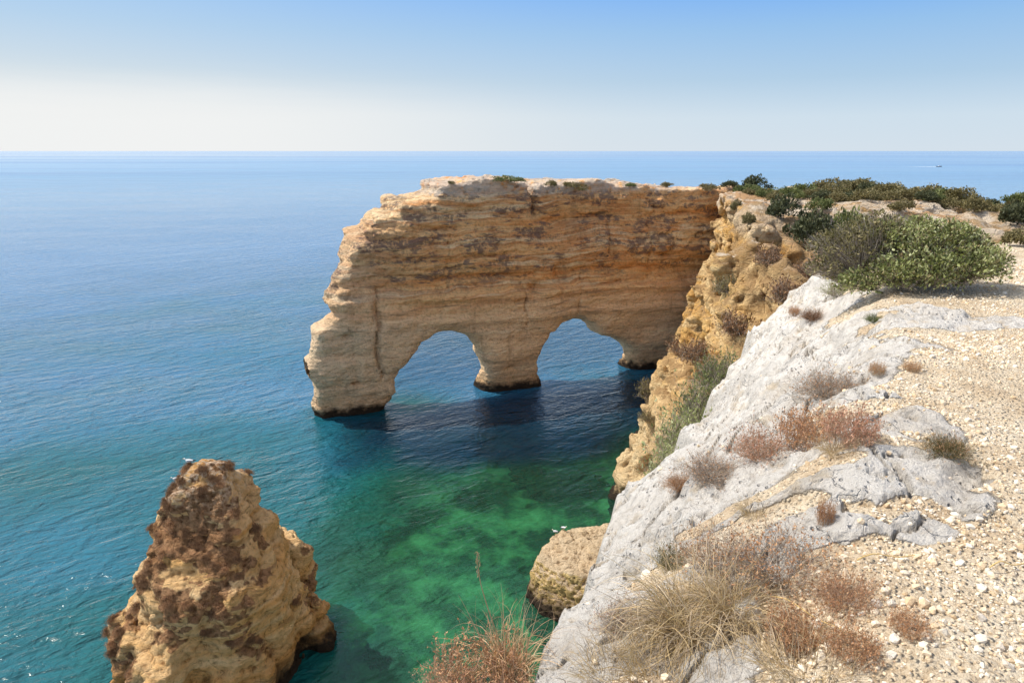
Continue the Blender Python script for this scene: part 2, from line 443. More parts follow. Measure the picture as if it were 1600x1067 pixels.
def fg_eval(x, y, fine=True):
    d, dr = rim_query(x, y)
    d = d + (0.24 * fbm(x * 1.1 + 3, y * 1.1, x * 0 + 91, 4) + 0.10 * np.tanh(5 * fbm(x * 0.9, y * 0.9 + 6, x * 0 + 97, 3))) * sstep(-2, 0, d) * np.clip(y / 8, .2, 1) - 0.010 * np.clip(y, 0, 12) * sstep(-2, 0, d)
    base = 25.4 + 0.10 * fbm(x * 0.35, y * 0.35, x * 0 + 1, 2) - 0.03 * np.clip(y - 12, 0, 60) ** 2 * sstep(12, 20, y) - 0.02 * np.clip(y - 3, 0, 9)
    w = 1.25 + 0.12 * np.clip(y - 2, 0, 9)
    q = np.clip(1 - d / w, 0, 1)
    D = np.maximum(dr - (CAM_Z - base), 0.25)
    z = base - D * q ** 1.25
    # bare-rock mask
    n1 = fbm(x * 1.3, y * 1.3, x * 0 + 7, 4)
    r = sstep(0.95, 0.60, d / (w * 0.86) + 0.42 * n1)
    for (px, py, rx, ry, rot) in _patch:
        c, s = math.cos(rot), math.sin(rot)
        ex = ((x - px) * c + (y - py) * s) / rx; ey = (-(x - px) * s + (y - py) * c) / ry
        r = np.maximum(r, sstep(1.35, 0.95, np.sqrt(ex * ex + ey * ey) + 0.55 * n1))
    for (px, py, rx, ry, rot) in _soil:
        c, s = math.cos(rot), math.sin(rot)
        ex = ((x - px) * c + (y - py) * s) / rx; ey = (-(x - px) * s + (y - py) * c) / ry
        r = r * (1 - sstep(1.0, 0.6, np.sqrt(ex * ex + ey * ey) + 0.7 * n1))
    n2 = fbm(x * 3.5, y * 3.5, x * 0 + 3, 4)
    flat_ = sstep(0.55, 1.0, d / w)
    r = np.clip(r - 1.0 * sstep(0.22, 0.34, n2) * flat_, 0, 1)
    rid = fbm(x * 1.1, y * 1.1, x * 0 + 17, 4, ridged=True)
    rock_h = 0.012 + 0.022 * rid + 0.04 * fbm(x * 3.1, y * 3.1, z * 1.5, 4)
    z = z + r * r * rock_h
    # deep joints and solution channels running down the dip
    u_ = (x * 0.75 - y * 0.66); v_ = (x * 0.66 + y * 0.75)
    ch = fbm(u_ * 1.5, v_ * 0.5, x * 0 + 31, 3, ridged=True)
    z = z - r * 0.06 * sstep(0.35, 0.8, ch)
    # steps where thin beds have broken away, and open cracks
    bed = fbm(x * 0.9 + 3, y * 0.9, x * 0 + 51, 4)
    z = z + r * 0.018 * np.tanh(9 * (bed - 0.02)) + r * 0.020 * np.tanh(12 * (fbm(x * 1.9, y * 1.9, x * 0 + 61, 3) - 0.05))
    ck = np.abs(fbm(x * 1.3, y * 1.3, x * 0 + 71, 4)); ck2 = np.abs(fbm(u_ * 1.6, v_ * 0.7, x * 0 + 81, 3))
    z = z - r * (0.07 * sstep(0.026, 0.0, ck) + 0.08 * sstep(0.030, 0.0, ck2))
    soil = (1 - r)
    z = z + soil * (0.018 * fbm(x * 6, y * 6, x * 0, 2))
    if fine:
        z = z + r * (0.030 * fbm(x * 8, y * 8, z * 6, 3) + 0.020 * fbm(x * 17, y * 17, z * 9, 3, ridged=True))
        z = z - r * 0.05 * sstep(0.34, 0.55, fbm(x * 6 + 5, y * 6, z * 5 + 3, 3))
        z = z + soil * 0.006 * fbm(x * 30, y * 30, x * 0, 2)
    over = np.clip(-d, 0, 50)
    z = z - over * 5.0 + 0.4 * fbm(x * 0.8, y * 0.8, z * 0.4, 3) * np.clip(over, 0, 1)
    return z, r, d

rr = [0.75]
while rr[-1] < 34: rr.append(rr[-1] * 1.0062 + 0.0006)
rr = np.array(rr)
th = np.radians(np.concatenate([np.arange(-80, -12, 1.0), np.arange(-12, 46, 0.13), np.arange(46, 100, 0.6)]))
RRg, THg = np.meshgrid(rr, th, indexing='ij')
gx = RRg * np.sin(THg); gy = RRg * np.cos(THg)
gz, grock, gd = fg_eval(gx.ravel(), gy.ravel())
nr, nt = gx.shape
idg = np.arange(nr * nt).reshape(nr, nt)
Qf = np.stack([idg[:-1, :-1], idg[:-1, 1:], idg[1:, 1:], idg[1:, :-1]], -1).reshape(-1, 4)
Vf = np.stack([gx.ravel(), gy.ravel(), gz], 1)
keep = (gd[Qf] > -4.6).all(1)
Qf = Qf[keep][:, ::-1]
_n = np.cross(Vf[Qf[0, 1]] - Vf[Qf[0, 0]], Vf[Qf[0, 2]] - Vf[Qf[0, 0]])
used = np.unique(Qf); rm = np.full(len(Vf), -1); rm[used] = np.arange(len(used))
FG = (Vf[used], rm[Qf]); FG_R = grock[used]
if vert_normals(*FG)[:, 2].mean() < 0: FG = (FG[0], FG[1][:, ::-1])

# --- ray helper: where does a line of sight of the photograph meet the land
def bvh(VQ, sub=None): return BVHTree.FromPolygons(VQ[0].tolist(), VQ[1].tolist())
BV = {'arch': bvh(ARCH), 'head': bvh(HEAD), 'stack': bvh(STACK), 'shelf': bvh(SHELF), 'fg': bvh(FG)}
def hit(u, v, who=('fg', 'head', 'arch', 'stack', 'shelf')):
    d = Vector(ray(u, v)).normalized(); best = None
    for w in who:
        p, n, i, t = BV[w].ray_cast(Vector((0, 0, CAM_Z)), d)
        if p is not None and (best is None or t < best[2]): best = (p, n, t, w)
    return best
def drop(x, y, who=('fg', 'head', 'arch', 'stack', 'shelf')):
    best = None
    for w in who:
        p, n, i, t = BV[w].ray_cast(Vector((x, y, 60.0)), Vector((0, 0, -1)))
        if p is not None and (best is None or p.z > best[0].z): best = (p, n, w)
    return best
# ------------------------------------------------------------------ node helpers
class M:
    def __init__(s, name):
        s.m = bpy.data.materials.new(name); s.m.use_nodes = True
        s.t = s.m.node_tree; s.t.nodes.clear()
        s.out = s.t.nodes.new('ShaderNodeOutputMaterial')
    def n(s, typ, **kw):
        x = s.t.nodes.new(typ)
        for k, v in kw.items(): setattr(x, k, v)
        return x
    def set(s, sock, v):
        if isinstance(v, bpy.types.NodeSocket): s.t.links.new(v, sock)
        else:
            if sock.type == 'RGBA' and not hasattr(v, '__len__'): v = (v, v, v, 1)
            if sock.type == 'RGBA' and len(v) == 3: v = (*v, 1)
            sock.default_value = v
    def math(s, op, a, b=0.0, c=None, clamp=False):
        x = s.n('ShaderNodeMath', operation=op, use_clamp=clamp)
        s.set(x.inputs[0], a); s.set(x.inputs[1], b)
        if c is not None: s.set(x.inputs[2], c)
        return x.outputs[0]
    def mix(s, f, a, b, blend='MIX'):
        x = s.n('ShaderNodeMix', data_type='RGBA', blend_type=blend)
        s.set(x.inputs[0], f); s.set(x.inputs[6], a); s.set(x.inputs[7], b)
        return x.outputs[2]
    def rng(s, v, a, b, c=0.0, d=1.0, smooth=True):
        x = s.n('ShaderNodeMapRange', interpolation_type='SMOOTHSTEP' if smooth else 'LINEAR')
        s.set(x.inputs[0], v); s.set(x.inputs[1], a); s.set(x.inputs[2], b); s.set(x.inputs[3], c); s.set(x.inputs[4], d)
        return x.outputs[0]
    def pos(s):
        if not hasattr(s, '_g'): s._g = s.n('ShaderNodeNewGeometry')
        return s._g.outputs['Position']
    def nrm(s): s.pos(); return s._g.outputs['Normal']
    def sep(s, v):
        x = s.n('ShaderNodeSeparateXYZ'); s.set(x.inputs[0], v); return x.outputs
    def scale(s, v, sc, off=(0, 0, 0)):
        x = s.n('ShaderNodeVectorMath', operation='MULTIPLY_ADD'); s.set(x.inputs[0], v); s.set(x.inputs[1], sc); s.set(x.inputs[2], off); return x.outputs[0]
    def noise(s, v, scale=1.0, detail=4.0, rough=0.55, dist=0.0, typ='FBM'):
        x = s.n('ShaderNodeTexNoise', noise_type=typ)
        s.set(x.inputs['Vector'], v); s.set(x.inputs['Scale'], scale); s.set(x.inputs['Detail'], detail); s.set(x.inputs['Roughness'], rough); s.set(x.inputs['Distortion'], dist)
        return x.outputs[0]
    def voro(s, v, scale=1.0, feature='DISTANCE_TO_EDGE', rnd=1.0):
        x = s.n('ShaderNodeTexVoronoi', feature=feature); s.set(x.inputs['Vector'], v); s.set(x.inputs['Scale'], scale); s.set(x.inputs['Randomness'], rnd)
        return x.outputs['Distance']
    def ramp(s, f, stops, interp='LINEAR'):
        x = s.n('ShaderNodeValToRGB'); cr = x.color_ramp; cr.interpolation = interp
        while len(cr.elements) < len(stops): cr.elements.new(0.5)
        for e, (p, c) in zip(cr.elements, stops):
            e.position = p; e.color = (*c, 1) if len(c) == 3 else c
        s.set(x.inputs[0], f); return x.outputs[0]
    def attr(s, name):
        x = s.n('ShaderNodeAttribute', attribute_name=name); return x.outputs['Fac']
    def bump(s, h, strength=1.0, dist=0.1, normal=None):
        x = s.n('ShaderNodeBump'); s.set(x.inputs['Height'], h); s.set(x.inputs['Strength'], strength); s.set(x.inputs['Distance'], dist)
        if normal is not None: s.set(x.inputs['Normal'], normal)
        return x.outputs[0]
    def bsdf(s, col, rough=0.9, normal=None, spec=0.2, **kw):
        x = s.n('ShaderNodeBsdfPrincipled')
        s.set(x.inputs['Base Color'], col); s.set(x.inputs['Roughness'], rough); s.set(x.inputs['Specular IOR Level'], spec)
        if normal is not None: s.set(x.inputs['Normal'], normal)
        for k, v in kw.items(): s.set(x.inputs[k], v)
        return x.outputs[0]
    def done(s, sh): s.t.links.new(sh, s.out.inputs[0]); return s.m

def rock_material(name, kind):
    m = M(name); P = m.pos(); X, Y, Z = m.sep(P); nx, ny, nz = m.sep(m.nrm())
    warp = m.noise(P, 0.12, 3)
    zz = m.math('ADD', Z, m.math('MULTIPLY', m.math('SUBTRACT', warp, 0.5), 2.4))
    cb = m.n('ShaderNodeCombineXYZ'); m.set(cb.inputs[0], m.math('MULTIPLY', X, 0.05)); m.set(cb.inputs[1], m.math('MULTIPLY', Y, 0.05)); m.set(cb.inputs[2], zz)
    band = m.noise(cb.outputs[0], 0.55, 5, 0.62)
    big = m.noise(m.scale(P, (1, 1, 1.6)), 0.16, 5, 0.6)
    med = m.noise(m.scale(P, (1, 1, 2.0)), 0.7, 6, 0.65)
    fin = m.noise(P, 4.0, 6, 0.7)
    if kind == 'arch':
        col = m.ramp(band, [(0.28, (.58, .28, .12)), (0.40, (.90, .44, .16)), (0.47, (.98, .62, .29)), (0.52, (.76, .36, .14)), (0.58, (.98, .74, .44)), (0.62, (.97, .62, .30)), (0.68, (.94, .50, .20)), (0.80, (.68, .35, .15))])
        low = m.rng(Z, 13.0, 8.5)
        col = m.mix(m.math('MULTIPLY', low, 0.68), col, (.98, .74, .48))
        left = m.rng(X, -8.0, -18.0)
        col = m.mix(m.math('MULTIPLY', left, 0.5), col, (.76, .60, .42))
    elif kind == 'head':
        col = m.ramp(band, [(0.28, (.50, .26, .085)), (0.42, (.72, .43, .15)), (0.52, (.86, .63, .33)), (0.62, (.76, .51, .24)), (0.76, (.58, .32, .10))])
        ochre = m.rng(m.noise(P, 0.35, 4), 0.50, 0.62)
        col = m.mix(m.math('MULTIPLY', ochre, 0.6), col, (.72, .43, .14))
        low = m.rng(Z, 9.0, 4.0)
        col = m.mix(m.math('MULTIPLY', low, 0.6), col, (.74, .60, .38))
    elif kind == 'stack':
        col = m.ramp(band, [(0.28, (.54, .26, .09)), (0.42, (.80, .45, .17)), (0.52, (.90, .63, .34)), (0.64, (.84, .50, .20)), (0.76, (.60, .31, .11))])
    else:
        col = m.ramp(band, [(0.3, (.58, .42, .25)), (0.5, (.76, .60, .40)), (0.7, (.66, .50, .30))])
        col = m.mix(m.math('MULTIPLY', m.rng(nz, .62, .30), .75), col, (.80, .58, .22))
    # light / dark mottling
    col = m.mix(m.rng(med, 0.35, 0.7, 0.0, 0.55), col, m.mix(1.0, col, (1.28, 1.22, 1.15), 'MULTIPLY'))
    col = m.mix(m.rng(fin, 0.52, 0.36, 0.0, 0.5), col, m.mix(1.0, col, (.55, .50, .46), 'MULTIPLY'))
    # lichen and weathered grey-violet crust on the ledges
    crust = m.rng(m.noise(m.scale(P, (.45, .45, 1.6)), 0.5, 7, 0.68), 0.485, 0.56)
    spots = m.rng(m.noise(P, 1.4, 6, 0.72), 0.40, 0.54)
    if kind == 'arch':
        c = m.math('MULTIPLY', m.math('MULTIPLY', crust, spots), m.rng(Z, 11.5, 14.5))
        col = m.mix(m.math('MULTIPLY', c, 0.80), col, (.19, .135, .12))
        cb3 = m.n('ShaderNodeCombineXYZ'); m.set(cb3.inputs[0], m.math('MULTIPLY', X, 0.07)); m.set(cb3.inputs[1], m.math('MULTIPLY', Y, 0.07)); m.set(cb3.inputs[2], zz)
        ln = m.rng(m.noise(cb3.outputs[0], 1.9, 4, .6), .40, .33)
        col = m.mix(m.math('MULTIPLY', ln, .5), col, (.30, .18, .11))
        stain = m.rng(m.noise(m.scale(P, (.5, .5, .06)), 1.1, 5, .6), .56, .68)
        col = m.mix(m.math('MULTIPLY', stain, .35), col, (.34, .17, .09))
        cap = m.math('MULTIPLY', m.rng(Z, 22.0, 22.9), m.rng(m.noise(P, 0.8, 4), 0.35, 0.5))
        col = m.mix(m.math('MULTIPLY', cap, 0.7), col, (.74, .66, .56))
    elif kind == 'stack':
        cbs = m.n('ShaderNodeCombineXYZ'); m.set(cbs.inputs[0], m.math('MULTIPLY', X, 0.12)); m.set(cbs.inputs[1], m.math('MULTIPLY', Y, 0.12)); m.set(cbs.inputs[2], m.math('ADD', zz, m.math('MULTIPLY', X, .18)))
        col = m.mix(m.rng(m.noise(cbs.outputs[0], 1.6, 5, .65), .44, .36, 0, .6), col, (.36, .19, .085))
        c = m.rng(m.math('ADD', m.attr('scrub'), m.math('MULTIPLY', m.math('SUBTRACT', m.noise(P, 1.8, 6, .72), .5), 1.6)), .35, .75)
        col = m.mix(m.math('MULTIPLY', c, 0.85), col, m.mix(m.rng(fin, .35, .65), (.12, .058, .03), (.44, .23, .12)))
        col = m.mix(m.math('MULTIPLY', m.rng(Z, 9.3, 11.6, 0, .7), m.rng(fin, 0.45, 0.6)), col, (.80, .66, .50))
    elif kind == 'head':
        # dry grass and earth caught where the slope lies back
        lay = m.math('MULTIPLY', m.rng(nz, 0.34, 0.66), m.rng(m.noise(P, 0.5, 5, 0.65), 0.36, 0.55))
        dry = m.mix(m.noise(P, 6.0, 4), (.30, .17, .075), (.58, .39, .19))
        col = m.mix(m.math('MULTIPLY', lay, m.rng(Z, 2.5, 7.0)), col, dry)
        hang = m.rng(m.noise(P, 0.22, 4, .6), 0.52, 0.60)
        sp2 = m.rng(m.noise(P, 1.3, 6, .7), 0.45, 0.58)
        col = m.mix(m.math('MULTIPLY', m.math('MULTIPLY', hang, sp2), m.rng(X, 12.0, 17.0, 0, .6)), col, (.36, .21, .10))
        flat = m.math('MULTIPLY', m.rng(nz, 0.75, 0.93), m.rng(Z, 17.0, 19.0))
        earth = m.mix(m.rng(m.noise(P, 0.25, 5), 0.45, 0.6), (.50, .30, .155), (.68, .56, .42))
        col = m.mix(flat, col, earth)
        dz2 = m.math('MULTIPLY', m.math('MULTIPLY', m.rng(Y, 66, 60), m.rng(Z, 14, 18)), m.math('MULTIPLY', m.rng(X, 15.5, 18.0), m.rng(m.noise(P, .7, 5, .65), .40, .52)))
        col = m.mix(m.math('MULTIPLY', dz2, .8), col, dry)
        wl = m.math('MULTIPLY', m.math('MULTIPLY', m.rng(Z, 20.0, 21.0), m.rng(nz, 0.95, 0.8)), m.rng(m.noise(P, 0.4, 4), 0.36, 0.5))
        col = m.mix(m.math('MULTIPLY', wl, m.rng(X, 20, 26, .35, .9)), col, (.76, .65, .52))
    # tide line
    tn = m.math('ADD', Z, m.math('MULTIPLY', m.math('SUBTRACT', m.noise(P, 0.9, 5), 0.5), 2.2))
    wet = m.rng(tn, 1.5, 0.45)
    col = m.mix(m.math('MULTIPLY', m.rng(tn, 3.2, 1.2), 0.45), col, m.mix(1.0, col, (.62, .52, .42), 'MULTIPLY'))
    col = m.mix(wet, col, (.045, .032, .022))
    pt = m._g.outputs['Pointiness']  # crevice shade and lighter edges painted into the rock colour
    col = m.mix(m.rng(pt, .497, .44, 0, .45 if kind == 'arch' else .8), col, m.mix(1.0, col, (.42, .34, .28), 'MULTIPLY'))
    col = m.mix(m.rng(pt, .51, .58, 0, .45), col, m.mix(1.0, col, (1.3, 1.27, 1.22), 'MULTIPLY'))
    crk = m.voro(m.scale(P, (1, 1, 1.7), (0, 0, 0)), 0.8)
    h = m.math('ADD', m.math('MULTIPLY', m.noise(m.scale(P, (1, 1, 2.2)), 1.3, 9, 0.72), 0.9), m.math('MULTIPLY', fin, 0.30))
    h = m.math('ADD', h, m.math('MULTIPLY', m.rng(crk, 0.0, 0.06), 0.10 if kind == 'arch' else 0.12))
    if kind == 'arch':
        cb2 = m.n('ShaderNodeCombineXYZ'); m.set(cb2.inputs[0], m.math('MULTIPLY', X, 0.12)); m.set(cb2.inputs[1], m.math('MULTIPLY', Y, 0.12)); m.set(cb2.inputs[2], zz)
        h = m.math('ADD', h, m.math('MULTIPLY', m.noise(cb2.outputs[0], 2.2, 4, .6), 0.35))
    b = m.bump(h, 1.0, 0.8)
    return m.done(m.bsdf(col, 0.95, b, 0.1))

def clifftop_material():
    m = M('clifftop_ground'); P = m.pos(); X, Y, Z = m.sep(P); nx, ny, nz = m.sep(m.nrm())
    r = m.attr('rock')
    n1 = m.noise(P, 1.4, 6, .65); n2 = m.noise(P, 9.0, 6, .7); n3 = m.noise(P, 45.0, 5, .7)
    rock = m.ramp(n1, [(0.3, (.68, .61, .515)), (0.45, (.85, .785, .70)), (0.58, (.92, .865, .785)), (0.72, (.77, .69, .60))])
    rock = m.mix(m.rng(n2, 0.48, 0.34, 0, .45), rock, (.40, .335, .265))
    lich = m.rng(m.noise(P, 6.5, 7, .75), .56, .64)
    rock = m.mix(m.math('MULTIPLY', lich, .25), rock, (.30, .275, .24))
    rock = m.mix(m.rng(m.noise(P, 3.3, 5, .6), 0.56, 0.68, 0, .5), rock, (.70, .54, .34))
    rock = m.mix(m.rng(nz, 0.82, 0.55, 0, .45), rock, (.45, .41, .36))  # steep faces greyed in the colour, standing in for weaker sunlight
    soil = m.ramp(m.noise(P, 2.2, 7, .7), [(0.3, (.62, .46, .30)), (0.48, (.80, .645, .45)), (0.62, (.89, .765, .58)), (0.75, (.82, .70, .53))])
    soil = m.mix(m.rng(n3, 0.55, 0.35, 0, .5), soil, (.36, .22, .10))
    peb = m.voro(P, 38.0, 'F1'); 
    soil = m.mix(m.rng(peb, 0.35, 0.15, 0, .5), soil, (.74, .63, .46))
    rm = m.rng(m.math('ADD', r, m.math('MULTIPLY', m.math('SUBTRACT', n2, 0.5), 1.3)), 0.40, 0.62)
    pt = m._g.outputs['Pointiness']
    col = m.mix(rm, soil, rock)
    wp = m.n('ShaderNodeTexNoise'); m.set(wp.inputs['Vector'], P); m.set(wp.inputs['Scale'], 4.0); m.set(wp.inputs['Detail'], 4.0)
    crk = m.voro(m.scale(wp.outputs['Color'], (.5, .5, .5), P), 3.2)
    wv = m.noise(m.scale(P, (1, 1, 1)), 6.0, 9, .72)
    hr = m.math('ADD', m.math('MULTIPLY', wv, 1.2), m.math('MULTIPLY', n3, 0.25))
    hr = m.math('SUBTRACT', hr, m.math('MULTIPLY', m.rng(crk, .03, 0.0), m.rng(m.noise(P, 1.2, 2), .48, .62, 0, .35)))
    pit = m.rng(m.voro(m.scale(P, (1, .6, 1)), 22.0, 'F1'), 0.28, 0.10)
    pitm = m.rng(m.noise(P, 3.0, 4), 0.46, 0.58)
    hr = m.math('SUBTRACT', hr, m.math('MULTIPLY', m.math('MULTIPLY', pit, pitm), 0.6))
    hs = m.math('ADD', m.math('MULTIPLY', n3, 0.35), m.math('MULTIPLY', m.rng(peb, 0.45, 0.05), 0.3))
    h = m.math('ADD', m.math('MULTIPLY', hr, rm), m.math('MULTIPLY', hs, m.math('SUBTRACT', 1.0, rm)))
    b = m.bump(h, 1.0, 0.13)
    col = m.mix(m.rng(pt, .49, .42, 0, .6), col, m.mix(1.0, col, (.58, .50, .40), 'MULTIPLY'))  # shade in the creases painted into the ground colour
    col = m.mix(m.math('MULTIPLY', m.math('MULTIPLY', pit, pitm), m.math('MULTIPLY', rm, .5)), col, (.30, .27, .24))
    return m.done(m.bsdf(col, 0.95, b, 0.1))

def leaf_material(name, stops, trans=0.25, rough=0.6):
    m = M(name); t = m.attr('tint')
    col = m.ramp(t, stops)
    a = m.bsdf(col, rough, None, 0.25)
    tr = m.n('ShaderNodeBsdfTranslucent'); m.set(tr.inputs[0], m.mix(1.0, col, (1.1, 1.15, .7), 'MULTIPLY'))
    mx = m.n('ShaderNodeMixShader'); m.set(mx.inputs[0], trans); m.t.links.new(a, mx.inputs[1]); m.t.links.new(tr.outputs[0], mx.inputs[2])
    return m.done(mx.outputs[0])

def flat_material(name, col, rough=0.7, spec=0.3, var=0.2, scale=20):
    m = M(name); n = m.noise(m.pos(), scale, 4)
    c = m.mix(m.math('MULTIPLY', n, var), col, tuple(x * .5 for x in col))
    return m.done(m.bsdf(c, rough, None, spec))

def water_material():
    m = M('sea_water'); P = m.pos(); X, Y, Z = m.sep(P)
    sh = m.attr('shallow'); kelp = m.attr('kelp')
    dist = m.math('SQRT', m.math('ADD', m.math('MULTIPLY', X, X), m.math('MULTIPLY', Y, Y)))
    wob = m.math('MULTIPLY', m.math('SUBTRACT', m.noise(P, 0.07, 5, .6), 0.5), 0.34)
    s2 = m.math('ADD', sh, wob)
    body = m.ramp(s2, [(0.0, (.062, .205, .395)), (0.20, (.042, .165, .315)), (0.38, (.017, .128, .190)), (0.54, (.007, .098, .112)), (0.72, (.010, .105, .082)), (1.0, (.030, .125, .070))])
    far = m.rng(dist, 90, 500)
    body = m.mix(far, body, (.18, .31, .45))  # distant water paled in the colour, standing in for reflected sky
    body = m.mix(m.rng(dist, 500, 5000, 0, .85), body, m.mix(m.rng(m.math('ARCTAN2', X, Y), -.6, .5), (.35, .39, .43), (.23, .31, .41)))  # haze towards the horizon painted into the water colour
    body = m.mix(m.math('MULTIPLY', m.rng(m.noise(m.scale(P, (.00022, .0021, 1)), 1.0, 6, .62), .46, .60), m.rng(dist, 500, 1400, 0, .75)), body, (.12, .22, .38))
    # swell tone and long slicks towards the horizon
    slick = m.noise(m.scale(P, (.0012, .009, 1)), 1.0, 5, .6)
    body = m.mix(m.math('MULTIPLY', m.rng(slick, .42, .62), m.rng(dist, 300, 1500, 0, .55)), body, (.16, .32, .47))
    kn = m.math('ADD', kelp, m.math('MULTIPLY', m.math('SUBTRACT', m.noise(P, 0.6, 8, .72), 0.5), 1.3))
    kmask = m.math('MULTIPLY', m.rng(kn, .46, .62), m.rng(kelp, 0.02, .3))
    body = m.mix(m.math('MULTIPLY', kmask, 0.75), body, (.010, .045, .030))
    body = m.mix(m.math('MULTIPLY', m.attr('shade_deep'), .9), body, (.002, .020, .045))  # shadow and reflection of the arch darkened into the water colour
    # waves
    def wave(sc, ax, ang, det, rough=.5, dist_=0.6):
        mp = m.n('ShaderNodeMapping', vector_type='TEXTURE'); m.set(mp.inputs['Vector'], P); mp.inputs['Rotation'].default_value = (0, 0, R(ang)); mp.inputs['Scale'].default_value = (1 / ax, 1, 1)
        return m.noise(mp.outputs[0], sc, det, rough, dist_)
    h = m.math('ADD', m.math('MULTIPLY', wave(0.75, .5, 34, 3), 1.0), m.math('MULTIPLY', wave(2.3, .5, 26, 4, .6), 0.42))
    h = m.math('ADD', h, m.math('MULTIPLY', wave(0.10, .4, 42, 2), 1.4))
    amp = m.rng(dist, 30, 260, 1.0, 1.0)
    calm = m.rng(m.noise(m.scale(P, (.25, .6, 1)), .06, 4), .35, .65, .5, 1.4)
    cove = m.rng(sh, .55, .95, 1.0, .55)
    b = m.bump(h, m.math('MULTIPLY', cove, calm), 0.30)
    gl = m.n('ShaderNodeBsdfGlossy'); m.set(gl.inputs['Color'], (1, 1, 1)); m.set(gl.inputs['Roughness'], m.rng(dist, 30, 1500, .11, .25)); m.set(gl.inputs['Normal'], b)
    fr = m.n('ShaderNodeFresnel'); m.set(fr.inputs['IOR'], 1.333); m.set(fr.inputs['Normal'], b)
    df = m.n('ShaderNodeBsdfDiffuse'); m.set(df.inputs['Color'], body); m.set(df.inputs['Normal'], m.bump(h, 1.0, 1.1))
    tp = m.n('ShaderNodeBsdfTransparent'); m.set(tp.inputs[0], (.42, .88, .70))
    m0 = m.n('ShaderNodeMixShader'); m.set(m0.inputs[0], m.rng(sh, .55, .9, 0, .5)); m.t.links.new(df.outputs[0], m0.inputs[1]); m.t.links.new(tp.outputs[0], m0.inputs[2])
    mx = m.n('ShaderNodeMixShader'); m.set(mx.inputs[0], m.math('MULTIPLY', fr.outputs[0], m.math('MULTIPLY', m.rng(sh, .55, .9, .85, .62), m.rng(dist, 150, 900, 1.0, .5)))); m.t.links.new(m0.outputs[0], mx.inputs[1]); m.t.links.new(gl.outputs[0], mx.inputs[2])
    return m.done(mx.outputs[0])

def seabed_material():
    m = M('seabed_sand'); P = m.pos()
    k = m.noise(P, 0.26, 9, .70)
    col = m.ramp(k, [(0.36, (.02, .035, .02)), (0.46, (.05, .10, .05)), (0.54, (.22, .34, .17)), (0.66, (.50, .68, .36))])
    return m.done(m.bsdf(col, 1.0, None, 0.0))

# ------------------------------------------------------------------ light and sky
SUN_EL = R(54); SUN_AZ = R(-76)     # azimuth from +Y, negative = to the left
sd = np.array([math.sin(SUN_AZ) * math.cos(SUN_EL), math.cos(SUN_AZ) * math.cos(SUN_EL), math.sin(SUN_EL)])
sl = bpy.data.lights.new('sun', 'SUN'); sl.energy = 5.0; sl.angle = R(0.53); sl.color = (1.0, .94, .84)
so = bpy.data.objects.new('sun', sl); COL.objects.link(so)
so.rotation_euler = Vector(-sd).to_track_quat('-Z', 'Y').to_euler()
so.location = (-40, 30, 80)
w = bpy.data.worlds.new('World'); scene.world = w; w.use_nodes = True
wt = w.node_tree; wt.nodes.clear()
class Wd(M):
    def __init__(s, t): s.t = t
wm = Wd(wt)
sky = wm.n('ShaderNodeTexSky', sky_type='NISHITA'); sky.sun_disc = False; sky.sun_elevation = SUN_EL; sky.sun_rotation = SUN_AZ
sky.altitude = 30; sky.air_density = 1.0; sky.dust_density = 1.0; sky.ozone_density = 1.6
bg = wm.n('ShaderNodeBackground'); bg.inputs[1].default_value = 0.15
tc = wm.n('ShaderNodeTexCoord'); dx_, dy_, dz_ = wm.sep(tc.outputs['Generated'])
az = wm.math('ARCTAN2', dx_, dy_)                       # 0 straight out to sea, negative to the left
el_ = wm.math('ARCSINE', dz_)
ef = wm.math('DIVIDE', el_, 0.30)
S_ = 1.0 / 0.15
def sc3(c, k=1.0): return tuple(v * S_ * k for v in c)
def sky_ramp(stops):
    # stops in display-linear colour; the ramp clamps at 1, so scale afterwards
    r = wm.ramp(ef, stops)
    return wm.mix(1.0, r, (S_, S_, S_), 'MULTIPLY')
lo_l = sky_ramp([(0.0, (.80, .82, .82)), (0.16, (.82, .84, .835)), (0.30, (.66, .75, .81)), (0.5, (.48, .66, .85)), (0.72, (.34, .58, .92)), (1.0, (.20, .46, .92))])
lo_r = sky_ramp([(0.0, (.66, .75, .83)), (0.14, (.62, .74, .84)), (0.30, (.44, .62, .80)), (0.5, (.31, .54, .84)), (0.72, (.15, .41, .94)), (1.0, (.09, .32, .90))])
low = wm.mix(wm.rng(az, -0.75, 0.55), lo_l, lo_r)
cn = wm.noise(wm.scale(tc.outputs['Generated'], (1.5, 1.5, 22)), 1.6, 5, .55)
bank = wm.math('MULTIPLY', wm.rng(wm.math('SUBTRACT', el_, wm.math('MULTIPLY', wm.math('SUBTRACT', cn, .5), .05)), .118, .030), wm.rng(az, 0.15, -0.45))
low = wm.mix(wm.math('MULTIPLY', bank, .75), low, (.91 * S_, .915 * S_, .905 * S_))
hs = wm.n('ShaderNodeHueSaturation'); hs.inputs['Saturation'].default_value = 0.42; hs.inputs['Value'].default_value = 1.65  # sky above the view brightened and desaturated as added fill for the shaded arch
wm.set(hs.inputs['Color'], sky.outputs[0])
SKYCOL = wm.mix(wm.rng(dz_, 0.22, 0.55), low, hs.outputs[0])
